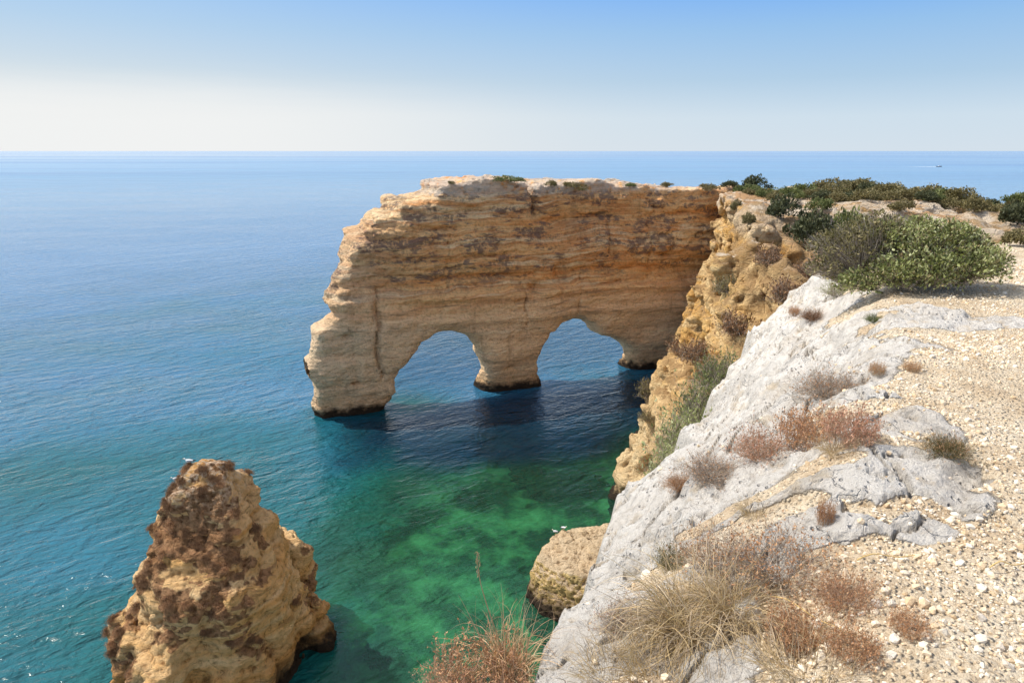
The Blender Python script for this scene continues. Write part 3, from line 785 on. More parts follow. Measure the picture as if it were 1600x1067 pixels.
# ------------------------------------------------------------------ land and sea objects
MAT_ARCH = rock_material('banded_sandstone', 'arch'); MAT_HEAD = rock_material('cliff_rock', 'head')
MAT_STACK = rock_material('stack_rock', 'stack'); MAT_SHELF = rock_material('shelf_rock', 'shelf')
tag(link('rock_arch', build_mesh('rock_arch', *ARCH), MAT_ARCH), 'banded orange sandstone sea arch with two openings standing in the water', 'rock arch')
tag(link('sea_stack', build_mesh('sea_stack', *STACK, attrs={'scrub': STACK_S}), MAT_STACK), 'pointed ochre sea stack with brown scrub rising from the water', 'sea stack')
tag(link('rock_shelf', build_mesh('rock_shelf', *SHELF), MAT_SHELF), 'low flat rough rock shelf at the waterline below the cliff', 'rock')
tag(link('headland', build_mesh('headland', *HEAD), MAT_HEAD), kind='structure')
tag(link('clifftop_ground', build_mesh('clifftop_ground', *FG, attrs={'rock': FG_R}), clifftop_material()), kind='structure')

def axis(lo, hi, h, far, g=1.12):
    a = list(np.arange(lo, hi + h / 2, h)); st = h
    while a[-1] < far: st *= g; a.append(a[-1] + st)
    st = h; b = []
    x = lo
    while x > -far: st *= g; x -= st; b.append(x)
    return np.array(b[::-1] + a)
wx = axis(-70, 60, 0.8, 90000); wy = axis(15, 130, 0.8, 90000)
GX, GY = np.meshgrid(wx, wy, indexing='ij'); gxr, gyr = GX.ravel(), GY.ravel()
dl = np.minimum(poly_sdf(gxr, gyr, FOOT), 80)
cove = [(-13, 20), (-12, 40), (-14, 52), (-16, 63), (-10, 66), (2, 66), (12, 70), (20, 60), (20, 20)]
dc = poly_sdf(gxr, gyr, cove)
wv = 12 * fbm(gxr * 0.07, gyr * 0.07, gxr * 0, 4)
sh = 0.30 + 0.66 * sstep(10, -9, dc + wv)
tl = sstep(105, 38, gyr) * sstep(-160, -25, gxr)          # teal fringe further out
sh = np.maximum(sh, 0.10 + 0.46 * tl * (0.95 + 0.6 * fbm(gxr * 0.03 + 9, gyr * 0.05, gxr * 0, 3)))
sh = np.where(np.hypot(gxr, gyr - 60) > 170, 0.0, sh * sstep(170, 70, np.hypot(gxr, gyr - 60)))
# arch's shadow and dark reflection painted into the water colour, plus deeper blue beyond
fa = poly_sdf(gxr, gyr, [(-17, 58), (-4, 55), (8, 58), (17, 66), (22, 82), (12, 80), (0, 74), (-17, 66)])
shade_deep = sstep(3, -3, fa + 3 * fbm(gxr * .2, gyr * .2, gxr * 0 + 8, 3))
shade_deep = np.maximum(shade_deep, .62 * sstep(8, -10, poly_sdf(gxr, gyr, [(-16, 70), (0, 78), (26, 90), (26, 112), (-30, 112), (-22, 84)])))
kel = sstep(6, -5, dc) * np.clip(0.55 + 1.3 * fbm(gxr * 0.10, gyr * 0.14, gxr * 0 + 5, 4), 0, 1)
nx_, ny_ = GX.shape; ii = np.arange(nx_ * ny_).reshape(nx_, ny_)
WQ = np.stack([ii[:-1, :-1], ii[1:, :-1], ii[1:, 1:], ii[:-1, 1:]], -1).reshape(-1, 4)
tag(link('sea', build_mesh('sea', np.stack([gxr, gyr, 0 * gxr], 1), WQ, {'shallow': sh * (1 - .25 * shade_deep), 'kelp': kel, 'shade_deep': shade_deep}), water_material()), kind='structure')
# seabed of the cove
bx = np.arange(-40, 45, 0.8); by = np.arange(15, 90, 0.8); BX, BY = np.meshgrid(bx, by, indexing='ij'); bxr, byr = BX.ravel(), BY.ravel()
bz = -3.2 + 0.9 * fbm(bxr * 0.15, byr * 0.15, bxr * 0, 4) - 3.0 * sstep(-6, 14, poly_sdf(bxr, byr, cove))
ii = np.arange(len(bxr)).reshape(BX.shape)
BQ = np.stack([ii[:-1, :-1], ii[1:, :-1], ii[1:, 1:], ii[:-1, 1:]], -1).reshape(-1, 4)
tag(link('seabed', build_mesh('seabed', np.stack([bxr, byr, bz], 1), BQ), seabed_material()), kind='structure')
# ------------------------------------------------------------------ plants
def unit(a): return a / (np.linalg.norm(a, axis=-1, keepdims=True) + 1e-9)
def leaf_quads(C, D, L, W, T, rng):
    """diamond leaves: centres C, long axis D, length L, width W"""
    n = len(C); S = unit(np.cross(D, rng.normal(size=(n, 3))))
    a = C - D * (L / 2)[:, None]; b = C + D * (L / 2)[:, None]
    s = S * (W / 2)[:, None]; mid = C + np.cross(D, S) * (L * 0.12)[:, None]
    V = np.stack([a, mid + s, b, mid - s], 1).reshape(-1, 3)
    return V, np.arange(4 * n).reshape(n, 4), np.repeat(T, 4)
def ribbons(P, W, T, rng):
    n, k, _ = P.shape
    tg = unit(P[:, -1] - P[:, 0]); S = unit(np.cross(tg, rng.normal(size=(n, 3))))[:, None, :]
    A = P - S * W[..., None] / 2; B = P + S * W[..., None] / 2
    V = np.stack([A, B], 2).reshape(-1, 3)
    base = (np.arange(n) * k * 2)[:, None] + (np.arange(k - 1) * 2)[None, :]
    Q = np.stack([base, base + 1, base + 3, base + 2], -1).reshape(-1, 4)
    return V, Q, np.repeat(T, k * 2)
def merge(parts):
    V, Q, T = [], [], []; o = 0
    for v, q, t in parts: V.append(v); Q.append(q + o); T.append(t); o += len(v)
    return np.concatenate(V), np.concatenate(Q), np.concatenate(T)
def plant_mesh(name, part):
    V, Q, T = part
    return build_mesh(name, V, Q, {'tint': np.clip(T, 0, 1)}, smooth=False)

def crown(lumps, n, size, seed, up=0.35, fill=0.35):
    """leaves through a crown made of overlapping lumps (x, y, z, r)"""
    rng = np.random.default_rng(seed); Lm = np.array(lumps, float)
    p = Lm[:, 3] ** 2; k = rng.choice(len(Lm), n, p=p / p.sum())
    d = unit(rng.normal(size=(n, 3))); d[:, 2] = np.where(d[:, 2] < -0.25, -d[:, 2], d[:, 2])
    rad = Lm[k, 3] * np.where(rng.random(n) < fill, rng.uniform(0.35, 0.8, n), rng.uniform(0.8, 1.08, n))
    cl = vnoise(d[:, 0] * 4 + k * 3.1, d[:, 1] * 4, d[:, 2] * 4)
    rad = rad * (0.78 + 0.38 * cl)
    C = Lm[k, :3] + d * rad[:, None] * np.array([1, 1, 0.85])
    C[:, 2] = np.abs(C[:, 2])
    D = unit(d * 0.6 + rng.normal(size=(n, 3)) * 0.7 + np.array([0, 0, up]))
    L = size * rng.uniform(0.6, 1.4, n)
    tint = 0.46 + 0.75 * (cl - 0.5) + 0.2 * rng.normal(size=n) + 0.18 * (C[:, 2] / C[:, 2].max() - 0.5)
    return leaf_quads(C, D, L, L * rng.uniform(0.4, 0.65, n), tint, rng)

def twigs(n, seed, h=0.62, spread=1.0, w=0.010, sub=5, leaf=0.0, lsize=0.03, base=0.3, wob=0.06, upright=0.25, ls=(0.15, 0.34)):
    rng = np.random.default_rng(seed)
    a = rng.uniform(0, 2 * np.pi, n); r = np.sqrt(rng.random(n))
    P0 = np.stack([np.cos(a) * r * base, np.sin(a) * r * base, np.zeros(n)], 1)
    el = rng.uniform(upright, 1.45, n); az_ = a + rng.normal(size=n) * 0.6
    D = np.stack([np.cos(az_) * np.cos(el) * spread, np.sin(az_) * np.cos(el) * spread, np.sin(el) * h], 1)
    Ln = rng.uniform(0.45, 1.0, n); K = 5; t = np.linspace(0, 1, K)
    P = P0[:, None] + D[:, None] * (Ln[:, None] * t)[..., None]
    P[:, 1:] += np.cumsum(rng.normal(size=(n, K - 1, 3)) * wob * 0.5, 1)
    P[..., 2] -= 0.18 * (t ** 2)[None] * Ln[:, None] * (1 - np.sin(el))[:, None]
    W = w * (1 - 0.75 * t)[None] * np.ones((n, 1))
    tt = rng.uniform(0.0, 0.55, n)
    parts = [ribbons(P, W, tt, rng)]
    m = n * sub
    i = np.repeat(np.arange(n), sub); f = rng.uniform(0.25, 1.0, m) * (K - 1); f0 = np.minimum(f.astype(int), K - 2); fr = f - f0
    S0 = P[i, f0] * (1 - fr)[:, None] + P[i, f0 + 1] * fr[:, None]
    SD = unit(unit(D[i]) * 0.6 + rng.normal(size=(m, 3)) * 0.6 + [0, 0, .35])
    SL = rng.uniform(*ls, m); K2 = 4; t2 = np.linspace(0, 1, K2)
    SP = S0[:, None] + SD[:, None] * (SL[:, None] * t2)[..., None]
    SP[:, 1:] += np.cumsum(rng.normal(size=(m, K2 - 1, 3)) * wob * 0.35, 1)
    SP[..., 2] = np.maximum(SP[..., 2], 0.0)
    parts.append(ribbons(SP, w * 0.55 * (1 - 0.7 * t2)[None] * np.ones((m, 1)), np.clip(tt[i] + rng.normal(size=m) * .15, 0, .6), rng))
    lf = None
    if leaf > 0:
        q = int(m * leaf); j = rng.integers(0, m, q); g = rng.uniform(0.35, 1.0, q) * (K2 - 1); g0 = np.minimum(g.astype(int), K2 - 2); gr = (g - g0)[:, None]
        C = SP[j, g0] * (1 - gr) + SP[j, g0 + 1] * gr
        Dl = unit(SD[j] + rng.normal(size=(q, 3)) * 0.8); L = lsize * rng.uniform(0.6, 1.5, q)
        lf = leaf_quads(C + Dl * (L / 2)[:, None], Dl, L, L * 0.5, np.clip(0.62 + 0.25 * rng.normal(size=q), .3, 1), rng)
    return merge(parts), lf

def grass(n, seed, length=(0.35, 0.8), base=0.12, w=0.006, droop=0.9, lean=(0, 0), K=8, erect=0.55):
    rng = np.random.default_rng(seed)
    a = rng.uniform(0, 2 * np.pi, n); r = np.sqrt(rng.random(n)) * base
    P0 = np.stack([np.cos(a) * r, np.sin(a) * r, np.zeros(n)], 1)
    el = np.clip(rng.normal(erect * 1.9, 0.33, n), 0.15, 1.55); az_ = a + rng.normal(size=n) * 0.7
    D = np.stack([np.cos(az_) * np.cos(el) + lean[0], np.sin(az_) * np.cos(el) + lean[1], np.sin(el)], 1)
    L = rng.uniform(*length, n); st = (L / (K - 1))[:, None]
    P = np.zeros((n, K, 3)); P[:, 0] = P0; d = unit(D)
    dr = droop * rng.uniform(0.15, 1.3, n)[:, None]
    curl = rng.normal(size=(n, 1)) * 0.16
    for k in range(1, K):
        P[:, k] = P[:, k - 1] + d * st
        d = unit(d + np.array([0, 0, -1]) * dr * 0.28 + np.stack([-d[:, 1], d[:, 0], 0 * d[:, 0]], 1) * curl)
    P[..., 2] = np.where(P[..., 2] < 0.01, 0.01 + 0.02 * rng.random((n, 1)), P[..., 2])
    t = np.linspace(0, 1, K)
    return ribbons(P, w * (1 - 0.85 * t ** 1.5)[None] * rng.uniform(.6, 1.2, (n, 1)), rng.random(n), rng)

MG = leaf_material('leaf_green', [(0.0, (.036, .048, .018)), (0.4, (.10, .125, .042)), (0.7, (.19, .21, .078)), (1.0, (.32, .32, .13))], 0.2)
MGB = leaf_material('leaf_glossy_green', [(0.0, (.07, .085, .03)), (0.35, (.19, .21, .075)), (0.65, (.36, .38, .155)), (1.0, (.58, .58, .34))], 0.25, 0.42)
MDK = leaf_material('leaf_dark_green', [(0.0, (.024, .028, .014)), (0.5, (.065, .075, .034)), (1.0, (.15, .155, .075))], 0.12)
MOL = leaf_material('leaf_olive', [(0.0, (.07, .058, .027)), (0.5, (.175, .150, .065)), (1.0, (.34, .28, .14))], 0.2)
MBR = leaf_material('leaf_rusty', [(0.0, (.20, .115, .07)), (0.35, (.40, .24, .145)), (0.7, (.52, .27, .14)), (1.0, (.68, .42, .23))], 0.2)
MRD = leaf_material('leaf_red', [(0.0, (.26, .17, .12)), (0.35, (.46, .31, .22)), (0.7, (.50, .23, .15)), (1.0, (.68, .42, .29))], 0.2)
MGY = leaf_material('twig_grey', [(0.0, (.22, .17, .14)), (0.5, (.42, .35, .29)), (1.0, (.58, .50, .42))], 0.1)
MDB = leaf_material('scrub_dark_brown', [(0.0, (.10, .055, .03)), (0.5, (.22, .12, .065)), (1.0, (.42, .25, .14))], 0.15)
MST = leaf_material('grass_straw', [(0.0, (.22, .165, .12)), (0.25, (.44, .35, .26)), (0.5, (.52, .37, .20)), (0.72, (.44, .32, .16)), (1.0, (.72, .58, .40))], 0.2)

MGR = leaf_material('grass_rusty', [(0.0, (.30, .18, .11)), (0.35, (.50, .32, .20)), (0.7, (.55, .36, .19)), (1.0, (.72, .55, .36))], 0.2)
scrub_cfg = dict(w=0.011, sub=8, leaf=1.3, lsize=0.06, h=0.8)
def rand_lumps(seed, n=7, flat=0.55):
    r = random.Random(seed); out = [(0, 0, flat * 0.45, 0.55)]
    for k in range(n):
        a = r.uniform(0, 6.28); q = r.uniform(0.35, 0.75)
        out.append((math.cos(a) * q, math.sin(a) * q, r.uniform(0.1, flat * 0.8), r.uniform(0.22, 0.42)))
    return out
PROTO = {}
for k in range(4):
    PROTO['far%d' % k] = plant_mesh('shrub_foliage', crown(rand_lumps(40 + k), 1500, 0.11, 40 + k))
def scrub_proto(key, n, seed, **kw):
    tw, lf = twigs(n, seed, **kw)
    PROTO[key] = (plant_mesh('scrub_stems', tw), plant_mesh('scrub_leaves', lf) if lf else None)
scrub_proto('scrubA', 190, 61, w=0.011, sub=6, leaf=1.5, lsize=0.040)
scrub_proto('scrubB', 180, 62, w=0.011, sub=7, leaf=1.8, lsize=0.042, h=0.75)
scrub_proto('upright', 170, 63, w=0.016, sub=5, leaf=2.6, lsize=0.06, h=0.9, base=0.75, spread=0.45, upright=0.7)
scrub_proto('twiggy', 320, 64, w=0.011, sub=8, leaf=0.5, lsize=0.04)
scrub_proto('cleft', 330, 66, **scrub_cfg)
scrub_proto('tuft', 150, 65, w=0.026, sub=5, leaf=1.8, lsize=0.10, h=0.7)

_copies = {}
def pmesh(me, mat):
    """one mesh copy per (prototype, material)"""
    k = (me.name, mat.name)
    if k not in _copies:
        c = me.copy(); c.materials.clear(); c.materials.append(mat); _copies[k] = c
    return _copies[k]
def place(name, parts, p, size, hgt, rz, label, cat, group=None, sink=0.04):
    """thing = Empty at the plant's foot, parts = [(part name, mesh, material)]; a single part is the thing itself"""
    sc = (size / 2, size / 2, hgt)
    if len(parts) == 1:
        o = link(name, pmesh(parts[0][1], parts[0][2]), None)
    else:
        o = bpy.data.objects.new(name, None); COL.objects.link(o); o.empty_display_size = 0.1
        for pn, me, mt in parts: link(pn, pmesh(me, mt), None, o)
    o.location = (p[0], p[1], p[2] - sink * hgt); o.rotation_euler = (0, 0, rz); o.scale = sc
    return tag(o, label, cat, group)
def scrub_parts(key, stem_mat, leaf_mat):
    a, b = PROTO[key]
    return [('stems', a, stem_mat), ('leaves', b, leaf_mat)]
rnd = random.Random(5)
def px_size(t, px): return px / 1066.7 * t

# --- shrubs along the headland top
k = 0; pts = []
while len(pts) < 285 and k < 9000:
    k += 1
    x = rnd.uniform(22, 74); y = rnd.uniform(50, 92)
    if poly_sdf(np.array([x]), np.array([y]), [(25, 75), (31, 67.5), (44, 65.5), (58, 57), (73, 52), (73, 90), (45, 91), (29, 89)])[0] > 0: continue
    if any((x - a) ** 2 + (y - b) ** 2 < 1.9 for a, b in pts): continue
    if vnoise(np.array([x * .2]), np.array([y * .2]), np.array([3.3]))[0] < 0.16: continue
    pts.append((x, y))
for x, y in pts:
    h = drop(x, y, ('head',))
    if not h or h[0].z < 15: continue
    s = rnd.uniform(2.2, 4.2); mt = rnd.choice([MG, MOL, MOL, MDK, MOL])
    place('shrub', [('foliage', PROTO['far%d' % rnd.randrange(4)], mt)], h[0], s, s * rnd.uniform(.40, .56), rnd.uniform(0, 6.28),
          'low rounded shrub in the dense green belt across the headland top', 'shrub', 'shrubs crowding the headland top')
def px_shrub(u, v, wpx, hpx, mat, label, who=('head', 'arch', 'fg'), group=None, name='shrub', key=None, sm=None):
    h = hit(u, v, who)
    if not h: print('miss', label); return
    s = px_size(h[2], wpx) * 1.08; z = px_size(h[2], hpx) * 1.25
    parts = [('foliage', PROTO['far%d' % rnd.randrange(4)], mat)] if key is None else scrub_parts(key, sm, mat)
    return place(name, parts, h[0], s, z, rnd.uniform(0, 6.28), label, 'shrub', group)
px_shrub(1182, 297, 48, 24, MDK, 'taller dark rounded shrub at the left end of the headland belt')
px_shrub(1140, 294, 32, 13, MDK, 'small flat dark shrub on the headland just right of the arch top')
px_shrub(1108, 297, 36, 11, MOL, 'small olive brown shrub where the arch top meets the headland')
px_shrub(1228, 345, 62, 42, MDK, 'dark shrub at the head of the dry slope, leftmost in the gully')
px_shrub(1268, 378, 84, 50, MDK, 'broad almost black shrub filling the gully above the yellow cliff')
px_shrub(1330, 382, 66, 56, MG, 'green shrub climbing the gully beside the grey twiggy bush')
px_shrub(1278, 330, 44, 22, MG, 'small green shrub under the white ledge above the gully')
px_shrub(1262, 304, 46, 18, MG, 'bright green shrub on the bare earth behind the gully')
px_shrub(1168, 352, 26, 22, MOL, 'grey olive shrub on the dry slope beside the white cliff top')
px_shrub(1150, 330, 20, 20, MOL, 'small olive shrub on the pale corner of the cliff top')
px_shrub(1520, 330, 40, 22, MOL, 'olive shrub at the end of the white rock ledge')
px_shrub(1582, 352, 50, 34, MDK, 'dark shrub behind the right side of the large leafy bush')
px_shrub(1592, 322, 44, 20, MG, 'green shrub by the orange earth at the right edge of the headland')
px_shrub(1410, 330, 40, 18, MOL, 'low olive shrub tucked against the white rock ledge')
px_shrub(1590, 385, 50, 26, MOL, 'pale dry shrub beside the path behind the large leafy bush')
px_shrub(792, 285, 56, 12, MG, 'green mat shrub on top of the rock arch', ('arch',))
for u, v, wp, hp in ((860, 291, 24, 10), (893, 292, 32, 9), (905, 298, 44, 14), (985, 292, 24, 7), (1040, 292, 26, 8), (706, 288, 14, 6)):
    px_shrub(u, v, wp, hp, MOL if u != 985 else MG, 'little brownish shrub on the flat top of the rock arch', ('arch',), 'small shrubs on the arch top')
for u, v, wp, hp in ((1455, 312, 70, 22), (1500, 312, 64, 20), (1535, 308, 70, 22), (1570, 312, 70, 26), (1596, 305, 60, 22), (1480, 302, 60, 18), (1300, 296, 56, 18), (1350, 298, 60, 18), (1400, 300, 66, 20), (1592, 345, 50, 26)):
    px_shrub(u, v, wp, hp, rnd.choice([MG, MOL, MOL]), 'low rounded shrub in the dense green belt across the headland top', ('head',), 'shrubs crowding the headland top')
# --- dry tufts on the cliff below the headland and on the sea stack
for u, v, wp in ((1014, 618, 44), (1062, 548, 40), (1085, 560, 50), (1150, 520, 60), (1135, 455, 40), (1200, 410, 44), (1230, 470, 60), (1010, 655, 26), (1260, 430, 40)):
    px_shrub(u, v, wp, wp * 0.6, MDB if (u + v) % 3 else MOL, 'dry brown tuft clinging to the yellow cliff of the headland', ('head',), 'dry tufts on the headland cliff', 'dry_tuft', 'tuft', MGY)
sV, sQ = STACK
cand = np.flatnonzero((STACK_S > 0.75) & (sV[:, 1] < 33.5)); np.random.default_rng(9).shuffle(cand)
for ci in cand[:170]:
    h = (Vector(sV[ci]), Vector(STACK_N[ci]))
    s = rnd.uniform(0.25, 0.75)
    o = place('dry_tuft', scrub_parts('tuft', MDB, MBR if rnd.random() < .3 else MDB), h[0], s, s * 0.42, rnd.uniform(0, 6.28), 'dark brown dry tuft growing on the face of the sea stack', 'dry tuft', 'dry tufts on the sea stack', 0.1)
    nn = (h[1] + Vector((0, 0, .6))).normalized(); o.rotation_euler = nn.to_track_quat('Z', 'Y').to_euler()

# --- the large bush beside the path
hb = hit(1428, 448, ('fg',)); b0 = hb[0]; sc_ = hb[2] / 1066.7
def lp(u, v, dy, r): return ((u - 1440) * sc_, dy, (448 - v) * sc_ * 0.92, r * sc_)
green = [lp(1345, 438, -.35, 28), lp(1392, 428, -.35, 38), (lp(1440, 425, -.38, 40)), lp(1490, 420, -.3, 42), lp(1515, 415, -.15, 36), lp(1528, 404, .1, 26), lp(1430, 396, .05, 42), lp(1480, 388, .15, 42), lp(1505, 388, .2, 34), lp(1400, 382, .3, 34), lp(1455, 374, .35, 30), lp(1520, 386, .35, 22)]
grey = [lp(1318, 425, .05, 26), lp(1345, 402, .1, 40), lp(1372, 384, .25, 38), lp(1402, 370, .35, 32), lp(1330, 392, .3, 26)]
bush = bpy.data.objects.new('leafy_bush', None); COL.objects.link(bush); bush.location = (b0.x, b0.y, b0.z - 0.02)
tag(bush, 'large glossy green bush with grey bare twigs on its left, beside the stony path', 'bush')
link('foliage', plant_mesh('bush_foliage', crown(green, 12500, 0.050, 71, fill=0.5)), MGB, bush)
link('grey_foliage', plant_mesh('bush_grey_foliage', merge([crown(grey, 2600, 0.05, 72), crown(green, 3200, 0.05, 75)])), MOL, bush)
tws = []
rngb = np.random.default_rng(73)
for Ls, cnt in ((grey, 420), (green, 170)):
    for (x, y, z, r) in Ls:
        n = cnt; d = unit(rngb.normal(size=(n, 3))); d[:, 2] = np.abs(d[:, 2]) * .8
        st = np.array([x, y, z]) * np.array([.75, .75, .35]) + d * r * 0.2; en = np.array([x, y, z]) + d * r * rngb.uniform(.7, 1.12, n)[:, None]
        t = np.linspace(0, 1, 5)[None, :, None]; P = st[:, None] * (1 - t) + en[:, None] * t
        P[:, 1:] += np.cumsum(rngb.normal(size=(n, 4, 3)) * 0.02, 1); P[..., 2] = np.abs(P[..., 2])
        tws.append(ribbons(P, 0.0085 * (1 - .7 * t[..., 0]) * np.ones((n, 1)), rngb.random(n), rngb))
link('twigs', plant_mesh('bush_twigs', merge(tws)), MGY, bush)

# --- scrub and grass of the clifftop
def fg_plant(name, u, v, wpx, hpx, parts, label, cat='dry scrub', group=None, who=('fg',), rz=None):
    h = hit(u, v, who)
    if not h: print('miss', label); return
    return place(name, parts, h[0], px_size(h[2], wpx), px_size(h[2], hpx) * 1.35, rnd.uniform(0, 6.28) if rz is None else rz, label, cat, group)
fg_plant('dry_scrub', 1295, 618, 118, 44, scrub_parts('twiggy', MGY, MBR), 'rounded grey brown twiggy scrub on the upper white slab')
fg_plant('dry_scrub', 1325, 690, 90, 44, scrub_parts('upright', MRD, MRD), 'red stemmed scrub right of the middle patch between two slabs')
fg_plant('dry_scrub', 1262, 694, 100, 46, scrub_parts('upright', MRD, MBR), 'rusty upright scrub in the middle of the strip between two slabs')
fg_plant('dry_scrub', 1190, 716, 110, 50, scrub_parts('scrubB', MRD, MRD), 'pinkish red scrub at the left of the strip between two slabs')
fg_plant('dry_scrub', 1112, 742, 120, 34, scrub_parts('twiggy', MGY, MBR), 'pale grey brown scrub in the notch above the cliff edge')
fg_plant('dry_scrub', 1060, 760, 60, 22, scrub_parts('twiggy', MBR, MBR), 'small brown scrub on the cliff edge beside the notch')
fg_plant('dry_scrub', 1215, 900, 215, 74, scrub_parts('scrubA', MGY, MBR), 'broad rusty brown scrub behind the big tuft of dry grass')
fg_plant('dry_scrub', 1120, 880, 140, 60, scrub_parts('scrubA', MGY, MBR), 'brown scrub just behind the big tuft of dry grass on its left')
fg_plant('dry_scrub', 1048, 886, 66, 40, scrub_parts('scrubB', MOL, MOL), 'small olive green scrub on the slab behind the big grass tuft')
fg_plant('dry_scrub', 1318, 945, 105, 56, scrub_parts('scrubB', MRD, MBR), 'reddish brown scrub standing on the gravel right of the big grass tuft')
fg_plant('dry_scrub', 1330, 1025, 80, 34, scrub_parts('upright', MBR, MBR), 'sparse reddish scrub on the gravel near the bottom of the view')
fg_plant('dry_scrub', 975, 985, 96, 54, scrub_parts('twiggy', MGY, MRD), 'grey pink scrub left of the big grass tuft at the slab edge')
fg_plant('dry_scrub', 1478, 708, 74, 32, scrub_parts('twiggy', MOL, MBR), 'small dry scrub alone on the gravel at the right')
fg_plant('dry_scrub', 1288, 818, 28, 34, scrub_parts('upright', MBR, MBR), 'small orange sprig on the white slab')
fg_plant('dry_scrub', 1364, 502, 30, 12, scrub_parts('scrubB', MG, MG), 'tiny green plant on the white rock near the leafy bush', 'small plant')
fg_plant('dry_scrub', 1240, 492, 18, 12, scrub_parts('upright', MBR, MBR), 'tiny orange plant on the upper slab near its edge', 'small plant')
fg_plant('dry_scrub', 1268, 498, 44, 18, scrub_parts('twiggy', MDB, MRD), 'dark red mat scrub on the upper slab below the leafy bush')
fg_plant('dry_scrub', 1370, 585, 26, 16, scrub_parts('upright', MST, MBR), 'small straw sprig right of the rounded scrub on the upper slab', 'small plant')
fg_plant('dry_scrub', 1425, 580, 28, 12, scrub_parts('upright', MST, MBR), 'small straw sprig on the gravel, farther right of the rounded scrub', 'small plant')
fg_plant('dry_scrub', 1310, 462, 60, 26, scrub_parts('scrubB', MGY, MGB), 'low leafy scrub at the left foot of the large bush')
fg_plant('dry_scrub', 1240, 1000, 90, 40, scrub_parts('upright', MBR, MBR), 'thin brown scrub right of the roots of the big grass tuft')
fg_plant('dry_scrub', 1420, 985, 60, 22, scrub_parts('upright', MBR, MBR), 'flat sparse scrub on the gravel right of the reddish scrub')
# dry grass
PROTO['grassA'] = plant_mesh('grass_blades', grass(1700, 81, (0.35, 1.25), 0.30, 0.009, 1.7, K=10, erect=0.42))
PROTO['grassB'] = plant_mesh('grass_blades', grass(380, 82, (0.40, 1.15), 0.22, 0.010, 1.5, erect=0.60, K=10))
PROTO['grassC'] = plant_mesh('grass_blades', grass(420, 83, (0.3, 0.9), 0.5, 0.010, 0.9, erect=0.5))
def fg_grass(u, v, hpx, key, label, mat=None, zs=1.0, loc=None):
    if loc is None:
        h = hit(u, v, ('fg',)); p = h[0]; t = h[2]
    else: p, t = Vector(loc), np.linalg.norm(np.array(loc) - [0, 0, CAM_Z])
    s = px_size(t, hpx)
    o = link('grass_tuft', pmesh(PROTO[key], mat or MST), None); o.location = (p.x, p.y, p.z - .01); o.scale = (s, s, s * zs); o.rotation_euler = (0, 0, rnd.uniform(0, 6.28))
    return tag(o, label, 'grass tuft')
fg_grass(1085, 985, 138, 'grassA', 'big drooping tuft of dry straw coloured grass on the clifftop', zs=1.15)
fg_grass(1145, 955, 100, 'grassA', 'dry grass tuft close behind the big tuft on its right')
fg_grass(1040, 1052, 120, 'grassC', 'pale matted grass below the big tuft near the bottom of the view')
fg_grass(1310, 706, 46, 'grassC', 'pale grass mixed with the red scrub between two slabs')
fg_grass(960, 1058, 90, 'grassC', 'short brown grass on the slab at the bottom of the view')
fg_grass(1260, 1050, 110, 'grassC', 'thin straw grass on the gravel at the bottom of the view')
fg_grass(1180, 800, 40, 'grassC', 'wisp of dry grass on the white slab')
# plants hanging on the very edge at the bottom left
e0 = at_drop(795, 1050, 2.22)
eb = drop(e0[0], e0[1], ('fg',)); ez = eb[0].z if eb and abs(eb[0].z - e0[2]) < .4 else e0[2]
fg_grass(0, 0, 118, 'grassB', 'wispy dry grass tuft on the cliff edge at the bottom of the view', mat=MGR, zs=1.0, loc=(e0[0], e0[1], ez))
def edge_plant(u, v, d, wpx, hpx, key, sm, lm, label):
    p = at_drop(u, v, d); q = drop(p[0], p[1], ('fg',)); z = q[0].z if q and abs(q[0].z - p[2]) < .6 else p[2]
    t = np.linalg.norm(p - [0, 0, CAM_Z])
    place('dry_scrub', scrub_parts(key, sm, lm), (p[0], p[1], z), px_size(t, wpx), px_size(t, hpx) * 1.35, rnd.uniform(0, 6.28), label, 'dry scrub')
edge_plant(745, 1078, 2.25, 150, 62, 'upright', MRD, MBR, 'red brown scrub on the cliff edge left of the wispy grass')
edge_plant(700, 1090, 2.3, 110, 46, 'scrubB', MRD, MRD, 'reddish scrub farthest out on the cliff edge at the bottom left')
edge_plant(812, 1062, 2.2, 90, 56, 'upright', MRD, MRD, 'dark red scrub between the wispy grass and the white slab')
# tall flowering stalk rising from the edge tuft
def tube(path, r0, r1, n=6):
    P = np.array(path, float); V = []; Qs = []
    for i, p in enumerate(P):
        t = unit(P[min(i + 1, len(P) - 1)] - P[max(i - 1, 0)]); a = unit(np.cross(t, [0.3, 1, 0.2])); b = np.cross(t, a); r = r0 + (r1 - r0) * i / (len(P) - 1)
        for k in range(n): V.append(p + r * (math.cos(2 * math.pi * k / n) * a + math.sin(2 * math.pi * k / n) * b))
    for i in range(len(P) - 1):
        for k in range(n): Qs.append((i * n + k, i * n + (k + 1) % n, (i + 1) * n + (k + 1) % n, (i + 1) * n + k))
    return np.array(V), np.array(Qs)
MSTALK = flat_material('dry_stalk', (.42, .29, .15), 0.8)
tt_ = np.linalg.norm(e0 - [0, 0, CAM_Z]) / 1066.7
def edge_pt(u, v): return np.array([(u - 795) * tt_, 0.0, (1050 - v) * tt_ * 1.0])
pth = [edge_pt(*q) for q in ((790, 1050), (782, 1000), (768, 950), (758, 910), (754, 880), (753, 858))]
st = link('grass_stalk', build_mesh('grass_stalk', *tube(catmull(pth, 4), 0.0035, 0.0012)), MSTALK, None, (e0[0], e0[1], ez))
tag(st, 'single tall dry stalk rising above the wispy grass on the cliff edge', 'stalk')
rngs = np.random.default_rng(84); hp = np.array([edge_pt(754 + rngs.normal() * 1.5, vv) for vv in np.linspace(858, 895, 46)])
